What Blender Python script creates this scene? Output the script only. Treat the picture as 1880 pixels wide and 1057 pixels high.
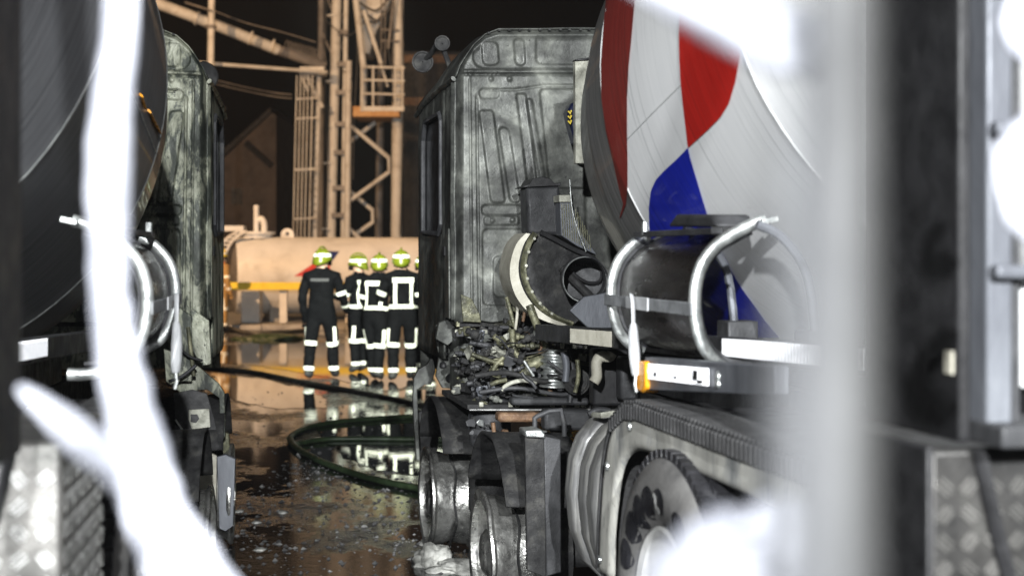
import bpy, bmesh, math, random
from math import sin, cos, pi, radians, sqrt, atan2
from mathutils import Vector, Matrix, noise
from mathutils.bvhtree import BVHTree
random.seed(7)
for o in list(bpy.data.objects): bpy.data.objects.remove(o)
sc = bpy.context.scene; COL = sc.collection
# ------------------------------------------------------------------ camera
CAMH = 1.81; F = 2750.0; CX = 940.0; HY = 467.0          # pixels of the 1880 px wide photograph
cd = bpy.data.cameras.new('camera'); cam = bpy.data.objects.new('camera', cd); COL.objects.link(cam)
cam.location = (0, 0, CAMH); cam.rotation_euler = (radians(90), 0, 0)
cd.sensor_width = 36; cd.lens = 36*F/1880; cd.shift_y = (HY-528.5)/1880
cd.clip_start = .05; cd.clip_end = 600
cd.dof.use_dof = True; cd.dof.focus_distance = 7.6; cd.dof.aperture_fstop = 2.5
sc.camera = cam
# ------------------------------------------------------------------ night sky
w = bpy.data.worlds.new('World'); sc.world = w; w.use_nodes = True
nt = w.node_tree; bg = nt.nodes['Background']
sky = nt.nodes.new('ShaderNodeTexSky'); sky.sky_type = 'NISHITA'; sky.sun_disc = False
sky.sun_elevation = radians(-5.5); sky.sun_rotation = radians(200)
nt.links.new(sky.outputs[0], bg.inputs[0]); bg.inputs[1].default_value = .15
sc.view_settings.view_transform = 'Standard'; sc.view_settings.look = 'None'
sc.view_settings.gamma = 1; sc.view_settings.exposure = 0; sc.view_settings.use_curve_mapping = False
# ------------------------------------------------------------------ lamps of the night: rescue floodlight behind the photographer, sodium yard floodlights, added spot for the bands
def lamp(name, loc, tgt, watt, colr, cone, rad, blend=.25):
    l = bpy.data.lights.new(name, 'SPOT'); l.energy = watt; l.color = colr
    l.spot_size = radians(cone); l.spot_blend = blend; l.shadow_soft_size = rad
    o = bpy.data.objects.new(name, l); COL.objects.link(o); o.location = loc
    o.rotation_euler = (Vector(tgt)-Vector(loc)).to_track_quat('-Z', 'Y').to_euler()
    return o
lamp('rescue_floodlight', (1.75, -9.0, 5.4), (-.5, 8, 1.5), 14500, (.97, .99, 1), 50, .10, .3)
lamp('rescue_floodlight', (-1.25, -8.0, 4.6), (.3, 8, 1.4), 11500, (.97, .99, 1), 50, .10, .3)
lamp('sodium_floodlight', (-11, 22, 10), (-3.6, 42, 2.6), 18500, (1, .60, .305), 75, .25, .3)
lamp('sodium_tower_light', (-3, 30, 13), (-4.3, 48, 6.5), 4400, (1, .60, .30), 70, .25, .4)
lamp('added_band_spot', (-1.3, 9.5, 6.2), (-1.85, 21.7, 1.0), 27000, (.96, 1, .86), 15, .12, .5)  # added spot, no such lamp: stands in for the bands' retroreflection

# ------------------------------------------------------------------ pixel helpers
def ray(px, py): return Vector(((px-CX)/F, 1.0, (HY-py)/F))
CAMP = Vector((0, 0, CAMH))
def onY(px, py, Y): return CAMP + ray(px, py)*Y
def ground(px, py, z=0.0):
    d = ray(px, py); return CAMP + d*((z-CAMH)/d.z)
def pix(p): return (CX+F*p[0]/p[1], HY-F*(p[2]-CAMH)/p[1])
class Frame:
    """truck frame: s = inward from the side that shows, u = forward, w = up"""
    def __init__(f, ox, oy, yaw, sgn):
        f.o = Vector((ox, oy, 0)); f.sgn = sgn; f.yaw = radians(yaw)
        f.fw = Vector((-sin(f.yaw), cos(f.yaw), 0)); f.rt = Vector((cos(f.yaw), sin(f.yaw), 0))
    def loc(f, p):
        q = Vector(p)-f.o; return Vector((f.sgn*q.dot(f.rt), q.dot(f.fw), q.z))
    def world(f, s, u, ww): return f.o + f.rt*(f.sgn*s) + f.fw*u + Vector((0, 0, ww))
    def _d(f, px, py):
        d = ray(px, py); return Vector((f.sgn*d.dot(f.rt), d.dot(f.fw), d.z))
    def S(f, px, py, s):
        c = f.loc(CAMP); d = f._d(px, py); t = (s-c.x)/d.x; return c+d*t
    def B(f, px, py, u):
        c = f.loc(CAMP); d = f._d(px, py); t = (u-c.y)/d.y; return c+d*t
    def pix(f, s, u, ww): return pix(f.world(s, u, ww))
RF = Frame(-.5, 9.2, 11.5, 1)
LF = Frame(-1.777, 9.363, 7.5, -1)

# ------------------------------------------------------------------ mesh builder
class MB:
    def __init__(m): m.v = []; m.f = []
    def add(m, vs, fs):
        k = len(m.v); m.v += [tuple(x) for x in vs]; m.f += [tuple(i+k for i in q) for q in fs]; return m
    def box(m, lo, hi, rot=None, c=None):
        (x0, y0, z0), (x1, y1, z1) = lo, hi
        vs = [Vector(p) for p in ((x0,y0,z0),(x1,y0,z0),(x1,y1,z0),(x0,y1,z0),(x0,y0,z1),(x1,y0,z1),(x1,y1,z1),(x0,y1,z1))]
        if rot is not None:
            cc = (Vector(lo)+Vector(hi))/2; vs = [cc+rot @ (q-cc) for q in vs]
        return m.add(vs, [(3,2,1,0),(4,5,6,7),(0,1,5,4),(1,2,6,5),(2,3,7,6),(3,0,4,7)])
    def tube(m, pts, r, n=8, closed=False, flat=None):
        pts = [Vector(p) for p in pts]; k = len(pts); vs = []; fs = []
        rr = r if isinstance(r, (list, tuple)) else [r]*k
        up = None
        for i, p in enumerate(pts):
            a = pts[(i-1) % k] if (i > 0 or closed) else p
            b = pts[(i+1) % k] if (i < k-1 or closed) else p
            t = (b-a).normalized() if (b-a).length > 1e-9 else Vector((0, 0, 1))
            if up is None:
                up = t.orthogonal().normalized()
                if flat is not None: up = (Vector(flat)-t*Vector(flat).dot(t)).normalized()
            up = (up-t*up.dot(t)).normalized(); sd = t.cross(up)
            q = rr[i]; q = q if isinstance(q, (list, tuple)) else (q, q)
            for j in range(n):
                an = 2*pi*j/n; vs.append(p+up*(cos(an)*q[0])+sd*(sin(an)*q[1]))
        for i in range(k if closed else k-1):
            for j in range(n):
                a = i*n+j; b = i*n+(j+1) % n; c = ((i+1) % k)*n
                fs.append((a, b, c+(j+1) % n, c+j))
        if not closed:
            fs.append(tuple(range(n-1, -1, -1))); fs.append(tuple((k-1)*n+j for j in range(n)))
        return m.add(vs, fs)
    def cyl(m, a, b, r, r2=None, n=20): return m.tube([a, b], [r, r if r2 is None else r2], n)
    def lathe(m, o, ax, prof, n=32, closed=False, a0=0.0, a1=2*pi):
        o = Vector(o); ax = Vector(ax).normalized(); e1 = ax.orthogonal().normalized(); e2 = ax.cross(e1)
        full = abs(a1-a0-2*pi) < 1e-6; nn = n if full else n+1
        vs = []; fs = []
        for t, r in prof:
            for j in range(nn):
                an = a0+(a1-a0)*j/n; vs.append(o+ax*t+(e1*cos(an)+e2*sin(an))*max(r, 1e-4))
        L = len(prof)
        for i in range(L if closed else L-1):
            for j in range(n):
                j2 = (j+1) % nn; i2 = (i+1) % L
                fs.append((i*nn+j, i*nn+j2, i2*nn+j2, i2*nn+j))
        return m.add(vs, fs)
    def prism(m, poly, off):
        n = len(poly); off = Vector(off); a = [Vector(p) for p in poly]; b = [p+off for p in a]
        fs = [tuple(range(n-1, -1, -1)), tuple(range(n, 2*n))]
        fs += [(i, (i+1) % n, n+(i+1) % n, n+i) for i in range(n)]
        return m.add(a+b, fs)
    def grid(m, fn, nu, nv, closeu=False):
        vs = [fn(i/nu, j/nv) for j in range(nv+1) for i in range(nu+(0 if closeu else 1))]
        W = nu if closeu else nu+1; fs = []
        for j in range(nv):
            for i in range(nu):
                i2 = (i+1) % W if closeu else i+1
                fs.append((j*W+i, j*W+i2, (j+1)*W+i2, (j+1)*W+i))
        return m.add(vs, fs)
    def build(m, name, mat, parent=None, fx=1, smooth=35, bevel=0, loc=None, solid=0, subs=0):
        me = bpy.data.meshes.new(name)
        me.from_pydata([(fx*x, y, z) for x, y, z in m.v], [], m.f)
        bm = bmesh.new(); bm.from_mesh(me); bmesh.ops.recalc_face_normals(bm, faces=bm.faces); bm.to_mesh(me); bm.free()
        me.materials.append(mat)
        if smooth:
            me.shade_smooth(); me.set_sharp_from_angle(angle=radians(smooth))
        o = bpy.data.objects.new(name, me); COL.objects.link(o)
        if parent: o.parent = parent
        if loc: o.location = loc
        if bevel:
            b = o.modifiers.new('bevel', 'BEVEL'); b.width = bevel; b.segments = 2; b.limit_method = 'ANGLE'; b.angle_limit = radians(40)
        if solid:
            b = o.modifiers.new('solid', 'SOLIDIFY'); b.thickness = solid; b.offset = -1
        if subs:
            b = o.modifiers.new('sub', 'SUBSURF'); b.levels = b.render_levels = subs
        return o
def empty(name, loc, label, cat, rz=0, group=None):
    o = bpy.data.objects.new(name, None); COL.objects.link(o); o.location = loc; o.rotation_euler = (0, 0, rz)
    o.empty_display_size = .2
    return tag(o, label, cat, group)
def tag(o, label, cat=None, group=None, kind=None):
    if label: o['label'] = label
    if cat: o['category'] = cat
    if group: o['group'] = group
    if kind: o['kind'] = kind
    return o
def smooth_path(pts, k=6):
    pts = [Vector(p) for p in pts]; out = []
    for i in range(len(pts)-1):
        p0 = pts[max(i-1, 0)]; p1 = pts[i]; p2 = pts[i+1]; p3 = pts[min(i+2, len(pts)-1)]
        for j in range(k):
            t = j/k
            out.append(.5*((2*p1)+(p2-p0)*t+(2*p0-5*p1+4*p2-p3)*t*t+(3*p1-p0-3*p2+p3)*t*t*t))
    return out+[pts[-1]]
def sstep(a, b, x):
    t = min(max((x-a)/(b-a), 0), 1); return t*t*(3-2*t)
def lerpl(tab, x):
    if x <= tab[0][0]: return tab[0][1]
    for (a, p), (b, q) in zip(tab, tab[1:]):
        if x <= b: return p+(q-p)*(x-a)/(b-a)
    return tab[-1][1]

# ------------------------------------------------------------------ materials
def mk(name, stops, scale=6, detail=8, rough=(.5, .8), metal=0.0, bump=.15, bscale=60, stretch=(1, 1, 1), spec=.5, coat=0, uv=False, dist=.4, speck=None, nrough=.62, big=None):
    m = bpy.data.materials.new(name); m.use_nodes = True; n = m.node_tree.nodes; L = m.node_tree.links
    b = n['Principled BSDF']; tc = n.new('ShaderNodeTexCoord'); mp = n.new('ShaderNodeMapping'); mp.inputs['Scale'].default_value = stretch
    L.new(tc.outputs['UV' if uv else 'Object'], mp.inputs[0])
    def nz(s, d, r=.6, ds=0):
        k = n.new('ShaderNodeTexNoise'); k.inputs['Scale'].default_value = s; k.inputs['Detail'].default_value = d
        k.inputs['Roughness'].default_value = r; k.inputs['Distortion'].default_value = ds; L.new(mp.outputs[0], k.inputs[0]); return k
    if len(stops) == 1: b.inputs['Base Color'].default_value = (*stops[0][1], 1)
    else:
        k = nz(scale, detail, nrough, dist); cr = n.new('ShaderNodeValToRGB'); e = cr.color_ramp.elements
        while len(e) < len(stops): e.new(.5)
        for i, (p, c) in enumerate(stops): e[i].position = p; e[i].color = (*c, 1)
        L.new(k.outputs[0], cr.inputs[0]); outc = cr.outputs[0]
        if speck:
            ks = nz(speck[0], 4, .7); cs = n.new('ShaderNodeValToRGB'); cs.color_ramp.elements[0].position = speck[1]; cs.color_ramp.elements[1].position = speck[1]+.06
            mx = n.new('ShaderNodeMix'); mx.data_type = 'RGBA'; L.new(ks.outputs[0], cs.inputs[0]); L.new(cs.outputs[0], mx.inputs[0]); L.new(outc, mx.inputs[6]); mx.inputs[7].default_value = (*speck[2], 1); outc = mx.outputs[2]
        if big:
            kb = nz(big[0], 5, .6, .8); cb = n.new('ShaderNodeValToRGB'); cb.color_ramp.elements[0].position = .40; cb.color_ramp.elements[1].position = .60
            cb.color_ramp.elements[0].color = (big[1],)*3+(1,); cb.color_ramp.elements[1].color = (big[2],)*3+(1,)
            mb_ = n.new('ShaderNodeMix'); mb_.data_type = 'RGBA'; mb_.blend_type = 'MULTIPLY'; mb_.inputs[0].default_value = 1
            L.new(kb.outputs[0], cb.inputs[0]); L.new(outc, mb_.inputs[6]); L.new(cb.outputs[0], mb_.inputs[7]); outc = mb_.outputs[2]
        L.new(outc, b.inputs['Base Color'])
    if rough[0] != rough[1]:
        k2 = nz(scale*1.7+1, 5); mr = n.new('ShaderNodeMapRange'); mr.inputs[1].default_value = .35; mr.inputs[2].default_value = .65
        mr.inputs[3].default_value = rough[0]; mr.inputs[4].default_value = rough[1]; L.new(k2.outputs[0], mr.inputs[0]); L.new(mr.outputs[0], b.inputs['Roughness'])
    else: b.inputs['Roughness'].default_value = rough[0]
    b.inputs['Metallic'].default_value = metal; b.inputs['Specular IOR Level'].default_value = spec; b.inputs['Coat Weight'].default_value = coat
    if bump:
        k3 = nz(bscale, 6); bp = n.new('ShaderNodeBump'); bp.inputs['Strength'].default_value = bump; bp.inputs['Distance'].default_value = .02
        L.new(k3.outputs[0], bp.inputs['Height']); L.new(bp.outputs[0], b.inputs['Normal'])
    return m
M = {}
M['cab'] = mk('burnt_cab_steel', [(.28, (.018,.019,.018)), (.43, (.057,.060,.055)), (.54, (.132,.138,.125)), (.66, (.28,.29,.258)), (.80,(.09,.092,.083))], 3.2, 10, (.38, .68), .28, .12, 90, speck=(34, .63, (.025,.025,.024)), nrough=.68, big=(2.1, .38, .95))
M['cab_left'] = mk('flaking_burnt_paint', [(.34, (.02,.023,.02)), (.47, (.06,.068,.055)), (.52, (.24,.25,.19)), (.62, (.40,.41,.33)), (.74, (.09,.095,.085))], 7.0, 10, (.35, .7), .3, .3, 90, stretch=(1, 1, .45), speck=(40, .62, (.02,.022,.02)), nrough=.7, big=(2.4, .6, 1.3))
M['soot'] = mk('soot_black_metal', [(.35, (.006,.006,.007)), (.55, (.024,.024,.024)), (.72, (.075,.073,.066))], 9, 8, (.6, .9), .1, .3, 70)
M['dark'] = mk('dark_grey_steel', [(.35, (.022,.023,.025)), (.6, (.062,.063,.067)), (.75, (.11,.11,.11))], 6, 8, (.45, .75), .2, .15, 80)
M['greyplate'] = mk('grey_primer_plate', [(.3, (.09,.095,.11)), (.6, (.17,.18,.20)), (.78, (.30,.31,.32))], 5, 8, (.35, .6), .3, .12, 60, stretch=(1, 1, .35))
M['ash'] = mk('pale_ash_metal', [(.3, (.10,.10,.08)), (.45, (.30,.30,.25)), (.62, (.55,.55,.47)), (.78, (.34,.32,.26))], 12, 8, (.5, .85), .1, .3, 90)
M['olive'] = mk('scorched_olive_metal', [(.3, (.02,.02,.015)), (.5, (.10,.10,.06)), (.68, (.26,.25,.16)), (.8, (.4,.39,.3))], 14, 8, (.35, .7), .3, .3, 80)
M['rust'] = mk('rusted_steel', [(.3, (.04,.025,.015)), (.5, (.16,.09,.05)), (.7, (.30,.20,.12))], 14, 8, (.5, .8), .2, .25, 80)
M['cream'] = mk('scorched_cream_guard', [(.25, (.12,.11,.08)), (.42, (.34,.325,.265)), (.7, (.46,.445,.375)), (.85, (.22,.2,.15))], 9, 8, (.45, .7), 0, .2, 80)
M['galv'] = mk('galvanised_steel', [(.3, (.26,.28,.28)), (.5, (.46,.48,.47)), (.7, (.62,.64,.62))], 26, 8, (.28, .5), .75, .12, 110)
M['alu'] = mk('aluminium', [(.3, (.34,.34,.33)), (.6, (.55,.55,.54)), (.8, (.68,.68,.66))], 8, 8, (.25, .5), .8, .08, 90)
M['checker'] = mk('aluminium_checker', [(.3, (.03,.03,.03)), (.6, (.07,.068,.065)), (.8, (.12,.118,.11))], 7, 8, (.35, .55), .6, .1, 90)  # plate colour darkened for the dim light at the right rear
M['checker_bar'] = mk('worn_checker_bars', [(.3, (.09,.09,.085)), (.6, (.19,.185,.175)), (.8, (.27,.265,.25))], 7, 8, (.3, .5), .6, .1, 90)  # bar colour darkened for the dim light at the right rear
M['rim'] = mk('burnt_wheel_rim', [(.3, (.09,.09,.09)), (.46, (.32,.32,.305)), (.62, (.62,.62,.59)), (.8, (.2,.19,.16))], 8, 8, (.2, .45), .85, .2, 50, nrough=.7)
M['chute'] = mk('dark_steel_chute', [(.3, (.03,.026,.026)), (.6, (.075,.062,.06)), (.8, (.13,.11,.10))], 14, 8, (.22, .42), .75, .1, 120, stretch=(1, .25, 1), speck=(80, .70, (.3,.28,.26)))
M['mud'] = mk('dirty_plastic_mudguard', [(.30, (.14,.15,.155)), (.42, (.36,.365,.355)), (.50, (.60,.595,.545)), (.76, (.72,.71,.64))], 5.2, 10, (.45, .75), 0, .15, 80, stretch=(1, 1, .3), nrough=.74, speck=(45, .66, (.12,.12,.11)), big=(3, .6, 1))
M['tank_side'] = mk('sooted_grey_tank', [(.3, (.10,.10,.105)), (.5, (.22,.22,.215)), (.66, (.36,.355,.33)), (.82, (.17,.165,.155))], 8, 8, (.35, .6), .1, .12, 60, stretch=(1, 3, .4), speck=(30, .66, (.05,.05,.05)))
M['rubber'] = mk('black_rubber', [(.35, (.018,.018,.019)), (.6, (.045,.045,.046)), (.78, (.10,.10,.10))], 9, 8, (.55, .85), 0, .3, 60)
M['tread'] = mk('wet_tyre_tread', [(.35, (.012,.012,.014)), (.6, (.03,.03,.034)), (.8, (.07,.07,.075))], 12, 8, (.3, .6), 0, .35, 90)
M['sidewall'] = mk('dusty_tyre_sidewall', [(.3, (.07,.07,.07)), (.5, (.135,.132,.128)), (.7, (.20,.197,.19))], 6, 8, (.55, .8), 0, .15, 80)
M['hub'] = mk('pale_wheel_hub', [(.3, (.40,.40,.39)), (.6, (.62,.62,.60)), (.8, (.72,.71,.68))], 5, 6, (.4, .6), .1, .08, 40)
M['wetpatch'] = mk('wet_black_rubber', [(.4, (.010,.010,.012)), (.7, (.035,.035,.04))], 8, 6, (.2, .45), 0, .1, 60)
M['amber'] = mk('amber_lens', [(.3, (.72,.27,.01)), (.7, (.88,.40,.02))], 12, 5, (.2, .35), 0, .05, 40)
M['reflwhite'] = mk('white_reflective_tape', [(.3, (.78,.79,.82)), (.7, (.90,.90,.92))], 40, 5, (.3, .5), 0, .05, 90)
M['white'] = mk('white_paint', [(.3, (.62,.63,.63)), (.55, (.74,.75,.75)), (.8, (.80,.80,.79))], 4, 8, (.35, .55), 0, .06, 50)
M['strap'] = mk('grey_webbing_strap', [(.3, (.12,.125,.13)), (.6, (.25,.26,.27)), (.8, (.40,.41,.42))], 20, 8, (.5, .8), 0, .3, 160)
M['handle'] = mk('pale_grey_plastic', [(.3, (.34,.35,.36)), (.7, (.52,.53,.54))], 12, 6, (.4, .6), 0, .08, 60)
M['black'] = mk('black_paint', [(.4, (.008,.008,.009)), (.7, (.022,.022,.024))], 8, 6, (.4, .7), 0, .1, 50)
M['glass'] = mk('smoked_glass', [(.4, (.010,.011,.013)), (.7, (.03,.03,.033))], 5, 6, (.05, .25), 0, .05, 20)
M['bluebag'] = mk('dark_blue_plastic', [(.4, (.006,.008,.03)), (.7, (.015,.02,.06))], 9, 6, (.3, .5), 0, .1, 40)
M['yellow'] = mk('yellow_paint', [(.3, (.70,.50,.02)), (.6, (.80,.60,.03)), (.8, (.64,.44,.03))], 6, 8, (.4, .6), 0, .05, 40)
# drum paint: fine streaks run round the drum
def drum_mat(name, stops, rough=(.3, .5)):
    m = mk(name, stops, 1.0, 9, rough, .0, .04, 3.0, stretch=(1.1, 55, 1), uv=True, dist=.15, nrough=.72, coat=.15)
    return m
M['drum_white'] = drum_mat('streaked_white_drum_paint', [(.27, (.20,.21,.22)), (.35, (.56,.57,.575)), (.43, (.78,.79,.795)), (.75, (.85,.855,.86))])
M['drum_red'] = drum_mat('streaked_red_drum_paint', [(.28, (.20,.008,.006)), (.40, (.44,.014,.010)), (.7, (.58,.020,.014))])
M['drum_blue'] = drum_mat('streaked_blue_drum_paint', [(.28, (.003,.006,.10)), (.40, (.006,.014,.30)), (.7, (.010,.022,.44))])
M['drum_red_shaded_soot'] = drum_mat('shaded_sooted_red_drum_paint', [(.28, (.06,.012,.010)), (.42, (.16,.018,.015)), (.7, (.27,.028,.022))])  # darker copy of the red: grazing shade and soot put into the colour
M['drum_head'] = drum_mat('shaded_sooted_drum_steel', [(.3, (.06,.06,.062)), (.45, (.13,.13,.13)), (.62, (.24,.24,.235)), (.8, (.33,.33,.32))])  # grey holds the grazing shade on the head along with soot
M['drum_dark'] = drum_mat('dark_grey_drum_paint', [(.3, (.06,.062,.066)), (.5, (.11,.113,.12)), (.75, (.17,.173,.18))])

# ------------------------------------------------------------------ ground: wet yard asphalt
def gz(y): return .15*(1-sstep(4.6, 8.6, y))
def ground_mat():
    m = bpy.data.materials.new('wet_asphalt'); m.use_nodes = True; n = m.node_tree.nodes; L = m.node_tree.links; b = n['Principled BSDF']
    tc = n.new('ShaderNodeTexCoord')
    def nz(s, d, r=.6, st=None):
        k = n.new('ShaderNodeTexNoise'); k.inputs['Scale'].default_value = s; k.inputs['Detail'].default_value = d; k.inputs['Roughness'].default_value = r
        if st:
            mp = n.new('ShaderNodeMapping'); mp.inputs['Scale'].default_value = st; L.new(tc.outputs['Object'], mp.inputs[0]); L.new(mp.outputs[0], k.inputs[0])
        else: L.new(tc.outputs['Object'], k.inputs[0])
        return k
    def ramp(src, *st):
        c = n.new('ShaderNodeValToRGB'); e = c.color_ramp.elements
        while len(e) < len(st): e.new(.5)
        for i, (p, v) in enumerate(st): e[i].position = p; e[i].color = (v, v, v, 1) if not isinstance(v, tuple) else (*v, 1)
        L.new(src, c.inputs[0]); return c
    pud = ramp(nz(.75, 9, .66, (1, .7, 1)).outputs[0], (.50, 1), (.56, 0))          # 1 = standing water
    col = ramp(nz(30, 9, .75).outputs[0], (.3, (.010,.011,.014)), (.52, (.034,.037,.043)), (.72, (.12,.125,.135)))
    mx = n.new('ShaderNodeMix'); mx.data_type = 'RGBA'; L.new(pud.outputs[0], mx.inputs[0]); L.new(col.outputs[0], mx.inputs[6]); mx.inputs[7].default_value = (.008, .008, .009, 1); L.new(mx.outputs[2], b.inputs['Base Color'])
    rg = ramp(nz(4.5, 8, .7).outputs[0], (.36, .09), (.62, .38)); m2 = n.new('ShaderNodeMix'); m2.data_type = 'FLOAT'
    L.new(pud.outputs[0], m2.inputs[0]); L.new(rg.outputs[0], m2.inputs[2]); m2.inputs[3].default_value = .012; L.new(m2.outputs[0], b.inputs['Roughness'])
    b1 = n.new('ShaderNodeBump'); b1.inputs['Distance'].default_value = .02
    inv = n.new('ShaderNodeMath'); inv.operation = 'MULTIPLY_ADD'; L.new(pud.outputs[0], inv.inputs[0]); inv.inputs[1].default_value = -.32; inv.inputs[2].default_value = .34; L.new(inv.outputs[0], b1.inputs['Strength'])
    L.new(nz(26, 8, .7).outputs[0], b1.inputs['Height'])
    b2 = n.new('ShaderNodeBump'); b2.inputs['Distance'].default_value = .02; b2.inputs['Strength'].default_value = .022; L.new(nz(5, 3, .5, (1, 2.5, 1)).outputs[0], b2.inputs['Height']); L.new(b1.outputs[0], b2.inputs['Normal'])
    L.new(b2.outputs[0], b.inputs['Normal']); b.inputs['Specular IOR Level'].default_value = .6
    return m
M['asphalt'] = ground_mat()
ys = [-40, 0]+[2+.3*i for i in range(30)]+[14, 40, 200, 420]
g = MB(); g.add([(x, y, gz(y)) for y in ys for x in (-200, -6, 6, 200)], [(j*4+i, j*4+i+1, (j+1)*4+i+1, (j+1)*4+i) for j in range(len(ys)-1) for i in range(3)])
tag(g.build('ground', M['asphalt']), None, kind='structure')

# ------------------------------------------------------------------ lathe surfaces seen through pixels (for paint on drums and tanks)
class Lathe:
    def __init__(l, o, ax, prof):                       # world space
        l.o = Vector(o); l.ax = Vector(ax).normalized(); l.prof = prof
    def f(l, p, off=0):
        q = p-l.o; t = q.dot(l.ax); r = (q-l.ax*t).length
        return r-(lerpl(l.prof, t)+off)
    def hit(l, px, py, off=.003, y0=2.0, y1=60, n=160):
        d = ray(px, py); prev = None
        for i in range(n+1):
            y = y0+(y1-y0)*i/n; p = CAMP+d*y; q = p-l.o; t = q.dot(l.ax)
            ok = l.prof[0][0]-.05 <= t <= l.prof[-1][0]+.05
            v = l.f(p, off) if ok else 1
            if prev is not None and prev > 0 >= v:
                a, b = y-(y1-y0)/n, y
                for _ in range(30):
                    c = (a+b)/2
                    if l.f(CAMP+d*c, off) > 0: a = c
                    else: b = c
                return CAMP+d*b
            prev = v
        return None
def decal(l, name, rows, mat, parent, frame=None, nx=14, step=6, y0=2.0, y1=9.0, uvf=None):
    """rows: (py, xl, xr) table; lays a thin skin on the surface"""
    ya = rows[0][0]; yb = rows[-1][0]; ny = max(3, int((yb-ya)/step)); L_ = [(r[0], r[1]) for r in rows]; R_ = [(r[0], r[2]) for r in rows]
    idx = {}; vs = []; fs = []
    for j in range(ny+1):
        py = ya+(yb-ya)*j/ny; a = lerpl(L_, py); b = lerpl(R_, py)
        for i in range(nx+1):
            h = l.hit(a+(b-a)*i/nx, py, .004, y0, y1)
            if h is not None: idx[i, j] = len(vs); vs.append(h)
    for j in range(ny):
        for i in range(nx):
            k = [(i, j), (i+1, j), (i+1, j+1), (i, j+1)]
            if all(q in idx for q in k):
                pts = [vs[idx[q]] for q in k]
                if max((pts[a]-pts[(a+1) % 4]).length for a in range(4)) < .35: fs.append(tuple(idx[q] for q in k))
    mb = MB()
    if frame: vs2 = [frame.loc(p) for p in vs]
    else: vs2 = vs
    mb.add(vs2, fs)
    o = mb.build(name, mat, parent, frame.sgn if frame else 1, smooth=60)
    return o, vs
def lathe_uv(o, l, frame):
    """uv = (angle round the drum, length along it)"""
    me = o.data; uv = me.uv_layers.new(name='UVMap'); e1 = l.ax.orthogonal().normalized(); e2 = l.ax.cross(e1)
    co = []
    for v in me.vertices:
        p = frame.world(v.co.x*frame.sgn, v.co.y, v.co.z)-l.o; t = p.dot(l.ax); co.append((atan2(p.dot(e2), p.dot(e1)), t))
    for poly in me.polygons:
        a0 = co[poly.vertices[0]][0]
        for li in poly.loop_indices:
            a, t = co[me.loops[li].vertex_index]
            if a-a0 > pi: a -= 2*pi
            if a-a0 < -pi: a += 2*pi
            uv.data[li].uv = (a, t)

# ================================================================== mixer truck
ROOF = [(.10, 2.86), (.125, 2.93), (.16, 2.99), (.21, 3.07), (.28, 3.135), (.36, 3.16), (1.25, 3.19), (2.14, 3.16), (2.22, 3.135), (2.29, 3.07), (2.34, 2.99), (2.375, 2.93), (2.40, 2.86)]
def rrect(px, py, x0, y0, x1, y1, k=0.0, rad=8):
    """signed distance, in pixels, to a rounded and slanted rectangle"""
    xx = px-k*(py-y0); cx = (x0+x1)/2; cy = (y0+y1)/2; hx = (x1-x0)/2-rad; hy = (y1-y0)/2-rad
    dx = abs(xx-cx)-hx; dy = abs(py-cy)-hy
    return sqrt(max(dx, 0)**2+max(dy, 0)**2)+min(max(dx, dy), 0)-rad
PRESS = [ # x0,y0,x1,y1,slant,radius,height(mm, + = towards the camera)
    (884, 76, 914, 120, .06, 10, 13), (944, 70, 963, 120, .06, 9, -14), (985, 62, 1180, 118, 0, 10, -9), (868, 66, 1200, 126, 0, 22, -16),
    (880, 163, 917, 181, 0, 8, -11), (879, 203, 905, 372, .13, 7, 17), (915, 234, 934, 372, .16, 9, -14), (948, 172, 966, 372, .12, 5, -15), (966, 182, 976, 330, .17, 4, 12),
    (991, 163, 1062, 345, .10, 9, -20), (884, 376, 958, 394, 0, 8, -12), (888, 397, 952, 413, 0, 6, 10), (886, 420, 962, 560, 0, 10, -10), (906, 470, 950, 545, 0, 10, 12), (1075, 150, 1200, 560, 0, 12, -14)]
def cab_rear(s, ww):
    px, py = RF.pix(s, -.35, ww); h = 0
    for x0, y0, x1, y1, k, r, a in PRESS:
        h += a*(1-sstep(-1.9, 1.9, rrect(px, py, x0, y0, x1, y1, k, r)))
    h += 16*(1-sstep(1.5, 4, abs(py-132)))-12*(1-sstep(1, 3, abs(py-137)))             # roof seam
    h += 9*(1-sstep(1, 3, abs(px-(862+.01*(py-150)))))*sstep(140, 150, py)               # weld lines of the corner post
    h -= 12*(1-sstep(1, 3.2, abs(px-(875+.012*(py-150)))))*sstep(170, 185, py)
    h -= 10*(1-sstep(1, 3, abs(py-(165-8*sstep(940, 1010, px)))))*sstep(890, 905, px)
    for bx, by in ((901, 145), (935, 145), (903, 405), (940, 404)): h += 12*(1-sstep(2, 6, sqrt((px-bx)**2+(py-by)**2)))
    v = Vector((s*3.1, 4.2, ww*3.1)); h += 13*noise.noise(v)+4*noise.noise(v*3.3)+.7*noise.noise(v*11)
    h += 10*(noise.noise(Vector((s*9, 1, ww*2.2))))*sstep(2.1, 1.6, ww) if False else 0
    return -h*.85/1000.0                                                            # towards the camera = -u
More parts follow.
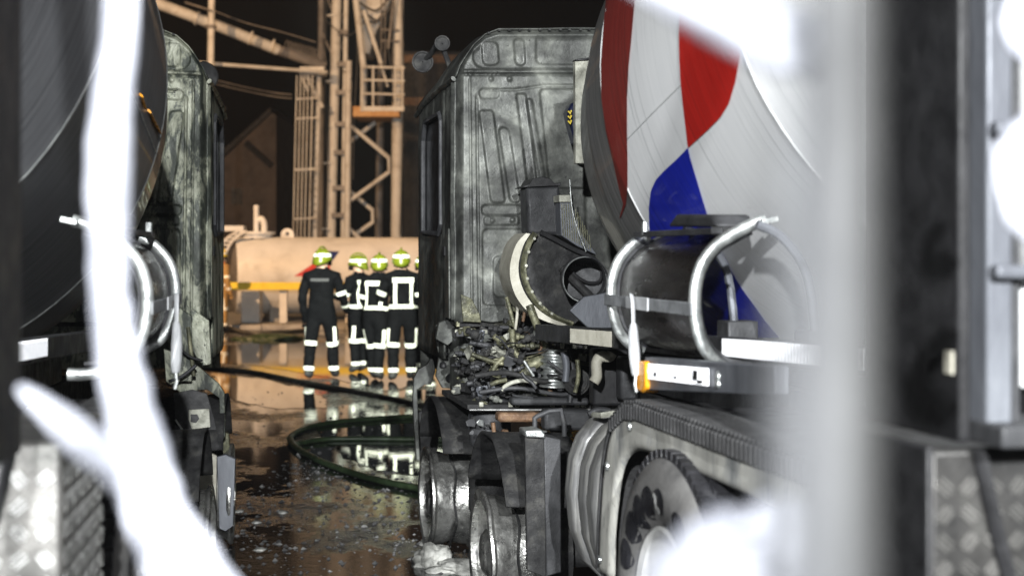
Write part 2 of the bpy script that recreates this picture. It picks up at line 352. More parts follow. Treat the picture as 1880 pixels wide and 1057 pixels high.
def cab(root, fx, m, fr):
    U0, U1 = -.35, 1.40
    NS, NW = 300, 280
    def rear(a, b):
        s = .105+(2.395-.105)*a if False else .105+2.29*(a**1.55); top = lerpl(ROOF, s)-.006; z0 = 1.41+.012*noise.noise(Vector((s*14, 0, 0)))
        ww = z0+(top-z0)*b
        edge = .09*(1-sstep(.10, .16, s))**2+.05*sstep(.97, 1, b)**2                   # rounded corner
        return (s, U0+edge+cab_rear(s, ww)*sstep(.10, .15, s)*(1-sstep(.955, .99, b)), ww)
    r = MB().grid(rear, NS, NW).build('cab_rear_wall', m, root, fx, smooth=70, solid=.006)
    # seam flange, rivets
    for i in range(13):
        s = .30+i*.062+.01*sin(i*3.1); z = lerpl(ROOF, s)-.012; MB().box((s-.008, U0-.002, z-.006), (s+.008, U0+.012, z+.004)).build('roof_seam_stub', M['soot'], r, fx, 0)
    # roof cap: lofted, lower and narrower at the front
    def roof(a, b):
        s, z = ROOF[0]; k = a*(len(ROOF)-1); i = min(int(k), len(ROOF)-2); t = k-i
        s = ROOF[i][0]+(ROOF[i+1][0]-ROOF[i][0])*t; z = ROOF[i][1]+(ROOF[i+1][1]-ROOF[i][1])*t
        u = U0+.012+(1.36-U0)*b; f = sstep(.35, 1, b)
        z -= (z-2.84)*.34*f+.02*f; s = s+(.0-.0)*f
        n = noise.noise(Vector((s*4, u*3, z*4)))
        return (s, u, z+.014*n)
    MB().grid(roof, 48, 26).build('cab_roof', m, root, fx, smooth=60, solid=.006)
    # gutter below the roof
    for s0 in (.092, 2.408):
        MB().tube([(s0, U0+.04, 2.855), (s0, .4, 2.845), (s0, 1.0, 2.82), (s0, 1.34, 2.78)], [(.012, .017)]*4, 8).build('roof_gutter', m, root, fx)
    # side with window opening (near side and far side)
    for s0, sg in ((.10, 1), (2.40, -1)):
        wu0, wu1, wz0, wz1 = .20, 1.0, 1.94, 2.70
        us = [U0+.07, U0+.13, -.12, -.02, .08, wu0-.03, wu0, .4, .6, .8, wu1, wu1+.05, 1.2, 1.32, 1.385]
        zs = [1.16, 1.3, 1.42, 1.55, 1.7, 1.85, wz0-.03, wz0, 2.1, 2.3, 2.5, wz1, wz1+.05, 2.80, 2.86]
        def off(u, z):
            d = .0
            d += .028*sstep(1.94, 2.86, z)*0
            d += .012*(1-sstep(.01, .035, abs(u-.08)))                       # door shut line
            d -= .010*sstep(1.9, 1.8, z)*(1-sstep(.35, .5, abs(u-.6)))       # pressed door panel
            d += .03*sstep(1.25, 1.40, u)
            d += .008*noise.noise(Vector((u*3, s0, z*3)))
            return d
        def fine(l, k=3):
            out = []
            for a, b in zip(l, l[1:]): out += [a+(b-a)*i/k for i in range(k)]
            return out+[l[-1]]
        fu, fz = fine(us), fine(zs); mb = MB(); W = len(fu)
        vs = [(s0+sg*off(u, z), u, z) for z in fz for u in fu]; fs = []
        for j in range(len(fz)-1):
            for i in range(W-1):
                uc = (fu[i]+fu[i+1])/2; zc = (fz[j]+fz[j+1])/2
                if wu0 < uc < wu1 and wz0 < zc < wz1: continue
                if zc < 1.42 and uc < .12: continue
                fs.append((j*W+i, j*W+i+1, (j+1)*W+i+1, (j+1)*W+i))
        side = mb.add(vs, fs).build('cab_side', m, root, fx, smooth=50, solid=.012 if sg > 0 else -.012)
        # window frame and sooted pane
        c = [(s0-.004*sg, wu0, wz0+.06), (s0-.004*sg, wu0, wz1-.05), (s0-.004*sg, wu0+.06, wz1), (s0-.004*sg, wu1-.1, wz1), (s0-.004*sg, wu1, wz1-.12), (s0-.004*sg, wu1, wz0+.02), (s0-.004*sg, wu0+.1, wz0)]
        MB().tube(c, .017, 8, closed=True).build('window_frame', M['dark'], side, fx)
        MB().box((s0+.018*sg-.003, wu0-.02, wz0-.02), (s0+.018*sg+.003, wu1+.02, wz1+.02)).build('window_pane', M['glass'], side, fx, 0)
        MB().box((s0-.02 if sg > 0 else s0, -.02, 1.80), (s0 if sg > 0 else s0+.02, .05, 1.86)).build('door_handle', M['soot'], side, fx, bevel=.006)
        MB().prism([(s0-.012*sg, -.16, 1.42), (s0-.012*sg, .02, 1.42), (s0-.012*sg, .02, 1.93), (s0-.012*sg, -.13, 1.97)], (sg*.014, 0, 0)).build('vent_panel', m, side, fx, bevel=.005)
        # ridge along the corner post
        MB().tube([(s0+.003*sg, -.255, 1.42), (s0+.0*sg, -.25, 2.0), (s0+.003*sg, -.25, 2.84)], [(.012, .02)]*3, 8).build('corner_ridge', m, side, fx)
    # front, floor, bunk shelf
    MB().grid(lambda a, b: (.13+2.24*a, 1.38-.10*sstep(.55, 1, b)*(1 if b > .5 else 0)+.03*sin(pi*a), 1.0+1.80*b), 20, 20).build('cab_front', m, root, fx, solid=.01)
    MB().box((.13, -.30, 1.38), (2.37, 1.36, 1.41)).build('cab_floor', M['soot'], root, fx, 0)
    for s0 in (.35, 1.55): # burnt seat frames
        e = MB()
        for d in (0, .42): e.tube(smooth_path([(s0+d, .95, 1.45), (s0+d, .5, 1.6), (s0+d, .3, 1.75), (s0+d, .1, 2.35)], 4), .016, 6)
        for k in range(5): e.tube([(s0, .29-.04*k, 1.8+.12*k), (s0+.42, .29-.04*k, 1.8+.12*k)], .008, 5)
        e.build('seat_frame', M['rust'], root, fx)
    # round burnt lamps at the front edge of the roof, one arm to a pair
    e = MB()
    if fr is RF:
        a = RF.B(812, 80, .95); b = RF.B(776, 114, 1.25)
        for p, rd, nm in ((a, .052, 'roof_lamp'), (b, .075, 'mirror_lamp')):
            k = MB().lathe(p, (-.12, -1, .05), [(-.10, .012), (-.09, rd*.6), (-.02, rd*.97), (.0, rd), (.012, rd), (.012, rd*.86), (.0, rd*.8), (-.008, .004)], 24)
            k.build(nm, M['soot'] if rd > .06 else M['soot'], root, fx)
        MB().tube(smooth_path([b+Vector((0, .08, 0)), (a+b)/2+Vector((0, .1, .0)), a+Vector((0, .08, 0)), (.30, .9, 2.98)], 4), .018, 8).build('lamp_arm', M['soot'], root, fx)
    else:
        p = LF.B(375, 140, .9)
        MB().lathe(p, (-.3, -1, 0), [(-.16, .02), (-.15, .09), (0, .10), (.01, .09), (0, .01)], 18).build('mirror_lamp', M['soot'], root, fx)
def rim(root, u, fx, z, s0=-.03):
    """bare steel wheel rim, its tyre burnt away"""
    c = (s0, u, z)
    r = MB().lathe(c, (1, 0, 0), [(.0, .262), (-.004, .300), (0, .312), (.012, .314), (.022, .305), (.03, .287), (.09, .280), (.14, .262), (.19, .280), (.25, .287), (.262, .307), (.275, .314), (.283, .31), (.28, .28), (.2, .262), (.14, .247), (.05, .262)], 48, closed=True)
    def wob(o):
        for v in o.data.vertices: v.co += Vector((.006*noise.noise(v.co*7), .004*noise.noise(v.co*9+Vector((3, 0, 0))), 0))
        return o
    w_ = wob(r.build('wheel', M['rim'], root, fx, 40))
    MB().lathe((s0+.10, u, z), (1, 0, 0), [(.02, .255), (.0, .20), (-.015, .16), (.0, .12), (-.07, .115), (-.09, .09), (-.085, .01)], 32).build('disc', M['rim'], w_, fx, 30)
    for k in range(10):
        a = 2*pi*k/10; p = Vector((s0+.085, u+.14*cos(a), z+.14*sin(a)))
        MB().cyl(p, p+Vector((-.035, 0, 0)), .013, n=6).build('wheel_nut', M['soot'], w_, fx)
    MB().lathe((s0+.26, u, z), (1, 0, 0), [(0, .05), (0, .22), (.16, .215), (.16, .05)], 32).build('brake_drum', M['soot'], w_, fx, 30)
    t = MB().tube([(s0+.14+.01*sin(i*.9), u+(.285+.004*sin(i*5.7))*cos(2*pi*i/40), z+(.285+.004*sin(i*5.7))*sin(2*pi*i/40)) for i in range(40)], .007, 5, closed=True)
    t.build('tyre_wire', M['soot'], w_, fx)
    return w_
def tyre(root, u, fx, z, s0=.0, detail=True):
    R = .53; W = .30
    prof = [(.06, .29), (.012, .33), (.0, .385), (.002, .44), (.018, .487), (.038, .508), (.055, .522), (.08, .529), (W/2, .532), (W-.08, .529), (W-.055, .522), (W-.03, .50), (W, .44), (W, .385), (W-.012, .33), (W-.06, .29)]
    w_ = MB().lathe((s0, u, z), (1, 0, 0), prof[:6], 72).build('wheel', M['sidewall'], root, fx, 50)
    MB().lathe((s0, u, z), (1, 0, 0), prof[5:], 72).build('tyre', M['tread'], w_, fx, 30)
    # tread lugs: shoulder blocks and ribs
    mb = MB()
    for k in range(64):
        a = 2*pi*k/64
        for q, (lo, hi) in enumerate(((.040, .078), (.088, .125), (.135, .172), (.182, .22), (.23, .265))):
            aa = a+(.02 if q % 2 else 0); e = .043 if q in (0, 4) else .04
            r0 = .505 if q in (0, 4) else .522; r1 = .536 if q in (0, 4) else .543
            vs = []
            for rr in (r0, r1):
                for ss, an in ((lo, aa), (hi, aa+.006), (hi, aa+.006+e*1.7), (lo, aa+e*1.7)): vs.append((s0+ss, u+rr*cos(an), z+rr*sin(an)))
            mb.add(vs, [(4,5,6,7), (0,1,5,4), (1,2,6,5), (2,3,7,6), (3,0,4,7)])
    o = mb.build('tread_block', M['tread'], w_, fx, 0); tag(o, None, kind='stuff')
    MB().lathe((s0, u, z), (1, 0, 0), [(.07, .292), (.03, .302), (.022, .292), (.03, .27), (.07, .262), (.085, .24), (.088, .2), (.07, .17)], 48).build('rim', M['hub'], w_, fx, 40)
    MB().lathe((s0, u, z), (1, 0, 0), [(.072, .18), (.06, .16), (.02, .15), (.01, .13), (.008, .01)], 40).build('hub', M['hub'], w_, fx, 40)
    for k in range(10):
        a = 2*pi*k/10+.2; p = Vector((s0+.085, u+.205*cos(a), z+.205*sin(a))); MB().cyl(p, p+Vector((-.03, 0, 0)), .016, n=6).build('wheel_nut', M['alu'], w_, fx)
    if detail:
        # dark wet patches and raised marks on the dusty sidewall
        def patch(a0, a1, r0, r1, mat, nm, wavy=.0, h=.0035):
            def fn(a, b):
                an = a0+(a1-a0)*a; e = sin(pi*min(max(a, .0), 1))**.45; rm = (r0+r1)/2+wavy*sin(an*31); rr = rm+(r1-r0)/2*e*(2*b-1)
                ss = lerpl([(.29, .06), (.33, .012), (.385, .0), (.44, .002), (.487, .018)], rr)
                return (s0+ss-h, u+rr*cos(an), z+rr*sin(an))
            MB().grid(fn, 22, 5).build(nm, mat, w_, fx, 60)
        for a0, a1, r0, r1 in ((1.55, 1.83, .35, .43), (1.20, 1.56, .32, .425), (.92, 1.22, .31, .42), (.62, .95, .315, .415), (.30, .60, .32, .41), (2.02, 2.36, .375, .45), (2.46, 2.68, .395, .45), (2.75, 2.9, .40, .45)):
            patch(a0, a1, r0, r1, M['wetpatch'], 'wet_patch', 0)
        for a0, a1, r0, r1 in ((1.60, 1.66, .36, .405), (1.57, 1.62, .395, .41), (1.66, 1.72, .352, .375)):
            patch(a0, a1, r0, r1, M['hub'], 'sidewall_mark', 0, .0055)
    return w_
DRUM_O = (1.269, -3.579, 2.47); DP = .202; DR = 1.14
DPROF = [(-1.62, .02), (-1.60, .25), (-1.54, .45), (-1.44, .62), (-1.28, .785), (-1.05, .925), (-.75, 1.035), (-.35, 1.11), (0, DR), (.5, DR), (1.332, 1.132), (2.2, .95), (3.3, .68), (3.6, .60)]
def drum(root, fr, fx, mats, ds=0.0):
    DRUM_O = (1.269+ds, -3.579, 2.47)
    o = fr.world(*DRUM_O); ax = -fr.fw*cos(DP)+Vector((0, 0, sin(DP))); L = Lathe(o, ax, DPROF)
    la = Vector((0, -cos(DP), sin(DP)))
    head = None
    def piece(nm, t0, t1, mat, par):
        ts = sorted(set([t for t, _ in DPROF if t0 <= t <= t1]+[t0+(t1-t0)*i/14 for i in range(15)]))
        q = MB().lathe(DRUM_O, la, [(t, lerpl(DPROF, t)) for t in ts], 96).build(nm, mat, par, fx, 60); lathe_uv(q, L, fr); return q
    d = piece('drum', 0, 1.332, mats[0], root); piece('drum_head', -1.62, 0, mats[1], d); piece('drum_cone', 1.332, 3.6, mats[0], d)
    for t in (0, 1.332, 2.3):
        MB().lathe(DRUM_O, la, [(t-.008, lerpl(DPROF, t-.008)-.001), (t-.003, lerpl(DPROF, t)+.003), (t+.003, lerpl(DPROF, t)+.003), (t+.008, lerpl(DPROF, t+.008)-.001)], 96).build('weld_seam', mats[2], d, fx, 60)
    e1 = la.orthogonal().normalized(); e2 = la.cross(e1)
    for k in range(6):          # longitudinal plate joints
        a = .5+2*pi*k/6
        pts = [Vector(DRUM_O)+la*t+(e1*cos(a+.1*(t > 1.4))+e2*sin(a+.1*(t > 1.4)))*(lerpl(DPROF, t)+.0005) for t in ([0.02, .5, 1.0, 1.31] if k % 2 else [1.36, 1.8, 2.2, 2.9])]
        MB().tube(pts, .0035, 6).build('plate_joint', mats[2], d, fx)
    # roller ring and rear opening
    MB().lathe(DRUM_O, la, [(2.5, .86), (2.5, .95), (2.62, .95), (2.62, .84)], 64).build('roller_ring', M['galv'], d, fx, 30)
    return d, L
def chute_holder(root, fr, fx, ds=0.0):
    """two galvanised C hoops with a spare chute of dark steel strapped in them"""
    pts = [(1404, 404), (1385, 410), (1350, 428), (1318, 448), (1292, 480), (1279, 515), (1275, 555), (1279, 595), (1290, 632), (1312, 662), (1345, 682), (1385, 688), (1412, 687)]
    C = [RF.B(x, y, -4.775) for x, y in pts]; C = [Vector((p.x+ds, p.y, p.z)) for p in C]
    h = []
    for u, cut in ((-4.775, 0), (-3.82, 2)):
        P = smooth_path([Vector((p.x, u, p.z)) for p in C[cut:len(C)-cut]], 5)
        h.append(MB().tube(P, [(.013, .020)]*len(P), 10, flat=(0, 1, 0)).build('hoop', M['galv'], root, fx, 50))
    tip = C[0]; MB().box((tip.x-.02, tip.y-.03, tip.z-.012), (tip.x+.035, tip.y+.02, tip.z+.008), Matrix.Rotation(radians(-12), 3, 'Y')).build('hoop_tip', M['galv'], h[0], fx, bevel=.004)
    cen = Vector((C[6].x+.21, 0, (C[0].z+C[-1].z)/2))
    P = smooth_path(C[1:-1], 5); ins = [Vector((p.x+(cen.x-p.x)*.12, 0, p.z+(cen.z-p.z)*.12)) for p in P]
    def fn(a, b):
        k = a*(len(ins)-1); i = min(int(k), len(ins)-2); q = ins[i].lerp(ins[i+1], k-i)
        return (q.x, -4.74+.90*b, q.z)
    ch = MB().grid(fn, 60, 8).build('spare_chute', M['chute'], root, fx, 60, solid=.006)
    for b in (-4.742, -3.835):
        MB().tube([Vector((q.x, b, q.z)) for q in ins], .009, 6).build('chute_lip', M['dark'], ch, fx)
    # strap along the outside, with hanging handle
    zs = C[6].z-.02; xs = C[6].x-.016
    MB().box((xs-.004, -4.80, zs-.02), (xs+.004, -3.79, zs+.02)).build('strap', M['strap'], root, fx, bevel=.002)
    MB().box((xs-.009, -4.36, zs-.022), (xs-.003, -4.10, zs+.022)).build('strap_label', M['handle'], root, fx, bevel=.002)
    a = Vector((xs-.012, -4.22, zs+.02))
    MB().tube(smooth_path([a+Vector((0, .03, -.01)), a+Vector((-.01, .0, .008)), a+Vector((-.012, -.025, -.03)), a+Vector((-.012, -.03, -.09))], 5), [(.004, .010)]*16, 8).build('handle_loop', M['handle'], root, fx)
    hd = MB().tube(smooth_path([a+Vector((-.012, -.03, -.085)), a+Vector((-.014, -.035, -.13)), a+Vector((-.014, -.05, -.20)), a+Vector((-.012, -.06, -.26))], 4), [.008, .012, .014, .016, .017, .018, .019, .019, .019, .018, .017, .016, .012], 10)
    hd.build('strap_handle', M['handle'], root, fx)
    MB().tube([a+Vector((-.012, -.06, -.255)), a+Vector((-.016, -.062, -.29)), a+Vector((-.010, -.06, -.315))], .006, 6).build('handle_hook', M['galv'], root, fx)
    # support stanchions behind the chute
    for uu, dx in ((-4.85, .0), (-4.15, .0)) if fr is RF else ():
        b0 = C[6].x+.30+dx
        MB().tube(smooth_path([(b0-.13, uu, 1.90), (b0-.05, uu, 1.86), (b0+.03, uu, 1.74), (b0+.06, uu, 1.5)], 4), .015, 8).build('stanchion', M['greyplate'], root, fx)
        MB().box((b0+.01, uu-.06, 1.47), (b0+.12, uu+.06, 1.58)).build('stanchion_foot', M['dark'], root, fx, bevel=.006)
    bx = C[1].x
    MB().prism([(bx-.10, -4.70, 1.895), (bx-.10, -4.66, 1.935), (bx-.10, -4.30, 1.945), (bx-.10, -4.20, 1.905)], (.13, 0, 0)).build('top_bracket', M['dark'], root, fx, bevel=.012)
    MB().box((bx-.12, -4.72, 1.872), (bx-.08, -3.86, 1.892)).build('top_rail', M['dark'], root, fx, bevel=.004)
    MB().cyl((bx-.11, -3.98, 1.88), (bx-.11, -3.98, 1.925), .012, n=8).build('top_pin', M['galv'], root, fx)
def mudguard(root, fx, u3=-4.75):
    outer = [(-3.79, .66), (-3.81, .83), (-3.85, 1.00), (-3.92, 1.13), (-4.02, 1.22), (-4.16, 1.275), (-4.32, 1.288), (-4.50, 1.29), (-4.75, 1.29), (-5.1, 1.29), (-5.6, 1.29), (-6.30, 1.29)]
    inner = [(-3.95, .66), (-3.97, .81), (-4.01, .95), (-4.07, 1.05), (-4.15, 1.115), (-4.26, 1.150), (-4.40, 1.162), (-4.55, 1.165), (-4.78, 1.165), (-5.1, 1.165), (-5.6, 1.165), (-6.30, 1.165)]
    O_ = smooth_path([(.06, a, b) for a, b in outer], 5); I_ = smooth_path([(.06, a, b) for a, b in inner], 5)
    n = len(O_)
    def face(a, b):
        k = a*(n-1); i = min(int(k), n-2); t = k-i; p = O_[i].lerp(O_[i+1], t); q = I_[i].lerp(I_[i+1], t)
        r = p.lerp(q, b); edge = .02*(max(0, b-.85)/.15)**2+.02*(max(0, .12-b)/.12)**2
        return (r.x+edge+.004*noise.noise(r*6), r.y, r.z)
    f = MB().grid(face, n-1, 10).build('mudguard', M['mud'], root, fx, 60, solid=.008)
    def top(a, b):
        k = a*(n-1); i = min(int(k), n-2); p = O_[i].lerp(O_[i+1], k-i); return (.08+.52*b, p.y+.003, p.z-.001)
    MB().grid(top, n-1, 6).build('mudguard_top', M['rubber'], f, fx, 60, solid=.008)
    # rubber edge trim with moulded ribs over the shoulder
    mb = MB(); T = [p for p in O_]; cum = 0
    def trim(a, b):
        k = a*(n-1); i = min(int(k), n-2); p = O_[i].lerp(O_[i+1], k-i); nx = (O_[min(i+1, n-1)]-O_[max(i, 0)]).normalized(); out = Vector((0, -nx.z, nx.y))*-1
        if out.z < 0 and i > 10: out = -out
        if i <= 10 and out.y < 0: out = -out
        h = .014*sstep(.14, .42, a)+.016
        q = p+out*(h*min(b*1.6, 1)); q.x = .055+(.0 if b < .62 else (b-.62)/.38*.22); return q
    t = MB().grid(trim, (n-1)*2, 8).build('rubber_trim', M['rubber'], f, fx, 60, solid=.006)
    mb = MB()
    for k in range(66):
        u = -4.00-.034*k; z0 = 1.29 if u < -4.3 else lerpl([(-4.35, 1.29), (-4.16, 1.275), (-4.0, 1.215)], u); h = .014*(1-sstep(-4.25, -3.85, u))+.016
        mb.box((.044, u-.010, z0-.030), (.0565, u+.010, z0+h-.006)); mb.box((.052, u-.010, z0+h-.006), (.21, u+.010, z0+h+.008))
    tag(mb.build('trim_rib', M['rubber'], f, fx, 0, bevel=.004), None, kind='stuff')
    for q in (O_[3], O_[14], O_[26]):
        p = Vector((.054, q.y-.05, q.z-.05)); MB().lathe(p, (-1, 0, 0), [(0, .016), (.008, .014), (.010, .001)], 12).build('bolt', M['galv'], f, fx)
def rear_end(root, fr, fx):
    """rear platform: aluminium post, rungs, checker plate locker"""
    P = lambda x, y, u=-6.62: fr.B(x, y, u)
    s0 = .0
    if fr is RF:
        po = MB().box((s0, -6.70, 1.50), (s0+.05, -6.62, 2.35)).build('ladder_post', M['greyplate'], root, fx, bevel=.006)  # post greyed in place of aluminium for the dim light there
        MB().box((s0+.055, -6.69, 1.50), (s0+.07, -6.63, 2.35)).build('post_rail', M['dark'], root, fx, bevel=.003)
        for z in (1.78, 2.03, 2.28): MB().box((s0+.0, -6.735, z-.012), (s0+.55, -6.705, z+.012)).build('rung', M['greyplate'], root, fx, bevel=.006)
        MB().box((s0+.09, -6.66, 1.57), (s0+.5, -6.64, 1.77)).build('back_panel', M['white'], root, fx, bevel=.006)
        for k in range(3): MB().cyl((s0+.12+.05*k, -6.66, 1.68), (s0+.12+.05*k, -6.668, 1.68), .01, n=10).build('rivet', M['alu'], root, fx)
        MB().box((s0-.005, -6.76, 1.475), (s0+.6, -6.60, 1.515)).build('platform_edge', M['dark'], root, fx, bevel=.006)
    # locker of checker plate: sloped side, bars of the plate are real
    A_ = Vector((s0-.07, -6.60, 1.46)); n1 = 13
    side = MB().prism([(s0-.09, -6.05, .62), (s0-.09, -6.05, 1.26), (s0-.04, -6.2, 1.45), (s0-.04, -6.80, 1.45), (s0-.09, -6.80, 1.26), (s0-.09, -6.80, .62)], (.5, 0, 0))
    lk = MB().box((s0-.07, -6.62, .60), (s0+.62, -6.10, 1.46)).build('locker', M['checker' if fr is RF else 'checker_bar'], root, fx, bevel=.012)  # light put into the colour: right locker dimmed, left one brightened
    k = MB()
    def cell(px_, pz, t, side):
        for q in range(-1, 2):
            d = q*.009; h = .018 if q == 0 else .014
            if side: k.box((s0-.0735, px_-h+d*0, pz-.0025+d), (s0-.069, px_+h, pz+.0025+d), None); rot = Matrix.Rotation(t, 3, 'X'); c0_ = Vector((s0-.071, px_, pz))
            else: k.box((px_-h, -6.6245, pz-.0025+d), (px_+h, -6.619, pz+.0025+d), None); rot = Matrix.Rotation(t, 3, 'Y'); c0_ = Vector((px_, -6.622, pz))
            for i_ in range(len(k.v)-8, len(k.v)): k.v[i_] = tuple(c0_+rot @ (Vector(k.v[i_])-c0_))
    for j in range(16):
        for i in range(11): cell(-6.585+.048*i, .64+.05*j, radians(40 if (i+j) % 2 else -50), True)
        for i in range(14): cell(s0-.04+.048*i, .64+.05*j, radians(40 if (i+j) % 2 else -50), False)
    tag(k.build('checker_bar', M['checker_bar' if fr is RF else 'alu'], lk, fx, 0), None, kind='stuff')
    MB().tube(smooth_path([(s0+.02, -6.635, 1.46), (s0+.07, -6.64, 1.25), (s0+.17, -6.64, .95), (s0+.22, -6.64, .62)], 5), [(.006, .014)]*16, 8).build('rubber_edge', M['black'], lk, fx)
    if fr is RF: MB().box((-.064, -6.69, 1.60), (-.058, -6.665, 1.64)).build('side_reflector', M['cream'], root, fx, 0)
    ug = -6.70 if fr is RF else -7.30
    MB().box((-.055, ug, 1.48), (-.03, ug+.37, 3.0)).build('added_dark_panel', M['black'], root, fx, bevel=.006)  # black panel added to keep the truck's rear edge dark
    if fr is RF: MB().box((-.135, ug-.04, .60), (-.12, ug+.34, 1.48)).build('added_dark_flap', M['black'], root, fx, bevel=.004)  # black flap added and lengthened to darken the lower gap

def tape(root, fx, name, mat, s0, u0, u1, z0, z1, d=.024, h=.008):
    """prismatic reflective tape: a saw-tooth strip whose teeth face rearwards"""
    mb = MB(); n = max(1, int((u1-u0)/d)); d = (u1-u0)/n
    for i in range(n):
        a = u0+i*d
        vs = [(x, y, f(y)) for x, y in ((s0, a), (s0-h, a), (s0, a+d)) for f in (z0, z1)]
        mb.add(vs, [(0, 2, 3, 1), (2, 4, 5, 3), (0, 4, 2), (1, 3, 5)])
    return mb.build(name, M[mat], root, fx, 0)
def common(root, fr, fx, cm):
    cab(root, fx, cm, fr)
    # chassis and sub frame
    for s0 in (.80, 1.64):
        MB().prism([(s0, -6.9, .86), (s0+.09, -6.9, .86), (s0+.09, -6.9, 1.12), (s0, -6.9, 1.12)], (0, 8.1, 0)).build('chassis_rail', M['soot'], root, fx, bevel=.006)
        MB().box((s0+.01, -6.9, 1.13), (s0+.08, -1.2, 1.30)).build('subframe', M['dark'], root, fx, bevel=.006)
    for u in (0, -1.87):
        MB().cyl((.1, u, .33), (2.4, u, .33), .075, n=14).build('axle_beam', M['soot'], root, fx)
    for u in (-4.75, -6.05): MB().cyl((.1, u, .68), (2.4, u, .68), .09, n=14).build('axle_beam', M['soot'], root, fx)
    rim(root, 0, fx, .318); rim(root, -1.87, fx, .345)
    for u, zz in ((0, .318), (-1.87, .345)):   # far side wheels
        MB().lathe((2.25, u, zz), (1, 0, 0), [(0, .05), (0, .3), (.02, .312), (.22, .312), (.25, .3), (.2, .25), (.15, .05)], 32).build('far_wheel', M['rim'], root, fx, 40)
    for u in (-4.75, -6.05):
        MB().lathe((1.88, u, .68), (1, 0, 0), [(0, .28), (0, .44), (.04, .52), (.30, .53), (.56, .52), (.6, .44), (.6, .28), (.5, .1)], 40).build('far_wheel', M['rubber'], root, fx, 40)
    # burnt wheel arches
    for u in (0, -1.87):
        def arch(a, b):
            an = radians(32+118*a); R = .60+.012*noise.noise(Vector((a*7, b*5, u))); return (.0+.40*b, u-R*cos(an), .34+R*sin(an)-.02*b)
        MB().grid(arch, 26, 8).build('wheel_arch', M['soot'], root, fx, 60, solid=.015)
    tyre(root, -4.75, fx, .68, -.015); tyre(root, -6.05, fx, .68, -.015, False)
    tyre(root, -4.75, fx, .68, .34, False)
    mudguard(root, fx)
    chute_holder(root, fr, fx, 0 if fr is RF else -.13)
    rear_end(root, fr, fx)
    # side reflector tape on the sub frame bearer and dark bearer
    bz = lambda u: 1.466+(-u-2.2)*.031
    MB().prism([(.36, -6.4, bz(-6.4)-.075), (.36, -6.4, bz(-6.4)), (.36, -1.35, bz(-1.35)), (.36, -1.35, bz(-1.35)-.085)], (.06, 0, 0)).build('bearer', M['dark'], root, fx, bevel=.005)
    tape(root, fx, 'reflective_strip', 'reflwhite', .358, -5.9, -4.3, lambda u: bz(u)-.062, lambda u: bz(u)-.004)
    tape(root, fx, 'scorched_strip', 'cream' if fr is RF else 'olive', .358, -2.9, -2.15, lambda u: bz(u)-.075, lambda u: bz(u)-.008)
    MB().prism([(.98, -1.9, 1.3), (.98, -2.2, 1.3), (1.0, -2.1, 2.2), (1.0, -1.95, 2.2)], (.6, 0, 0)).build('drum_pedestal', M['dark'], root, fx, bevel=.01)
    # side tank with ribs
    sec = smooth_path([(.55, .50), (.25, .46), (.10, .52), (.035, .68), (.02, .85), (.04, 1.02), (.10, 1.13), (.22, 1.185), (.55, 1.19)], 4) if False else None
    sec = [(.55, .46), (.30, .45), (.16, .49), (.08, .57), (.035, .70), (.02, .85), (.032, .98), (.065, 1.07), (.12, 1.135), (.20, 1.17), (.30, 1.185), (.55, 1.19)]
    for i, (ua, ub, k) in enumerate(((-3.30, -3.47, 1.0), (-3.485, -3.64, .985), (-3.655, -3.80, 1.0), (-3.815, -3.965, .97))):
        def tk(a, b, ua=ua, ub=ub, k=k):
            q = a*(len(sec)-1); j = min(int(q), len(sec)-2); t = q-j; x = sec[j][0]+(sec[j+1][0]-sec[j][0])*t; z = sec[j][1]+(sec[j+1][1]-sec[j][1])*t
            e = 1-.05*(abs(2*b-1)**6); x = .55+(x-.55)*k*e; z = .82+(z-.82)*k*e
            return (x+.07, ua+.19+(ub-ua)*b, z)
        o = MB().grid(tk, 44, 8).build('tank_section', M['tank_side'], root, fx, 60, solid=.01)
    MB().grid(lambda a, b: (.55-(.55-lerpl([(z, x) for x, z in sec[1:-1]], .46+.72*a))*.93*b+.07, -3.772, .46+.72*a), 20, 6).build('tank_end', M['tank_side'], root, fx)
    MB().tube([(.17, -3.31, 1.17), (.17, -3.43, 1.18), (.37, -3.43, 1.205)], .012, 6).build('tank_strap', M['ash'], root, fx)

truck_r = empty('mixer_truck', RF.o, 'burnt-out concrete mixer truck with red, white and blue striped drum', 'truck', RF.yaw)
truck_l = empty('mixer_truck', LF.o, 'burnt-out concrete mixer truck with dark grey drum and flaking green-grey cab', 'truck', LF.yaw)
common(truck_r, RF, 1, M['cab']); common(truck_l, LF, -1, M['cab_left'])
dr, DL = drum(truck_r, RF, 1, (M['drum_white'], M['drum_head'], M['white']))
dl, DL2 = drum(truck_l, LF, -1, (M['drum_dark'], M['drum_dark'], M['galv']), -.10)
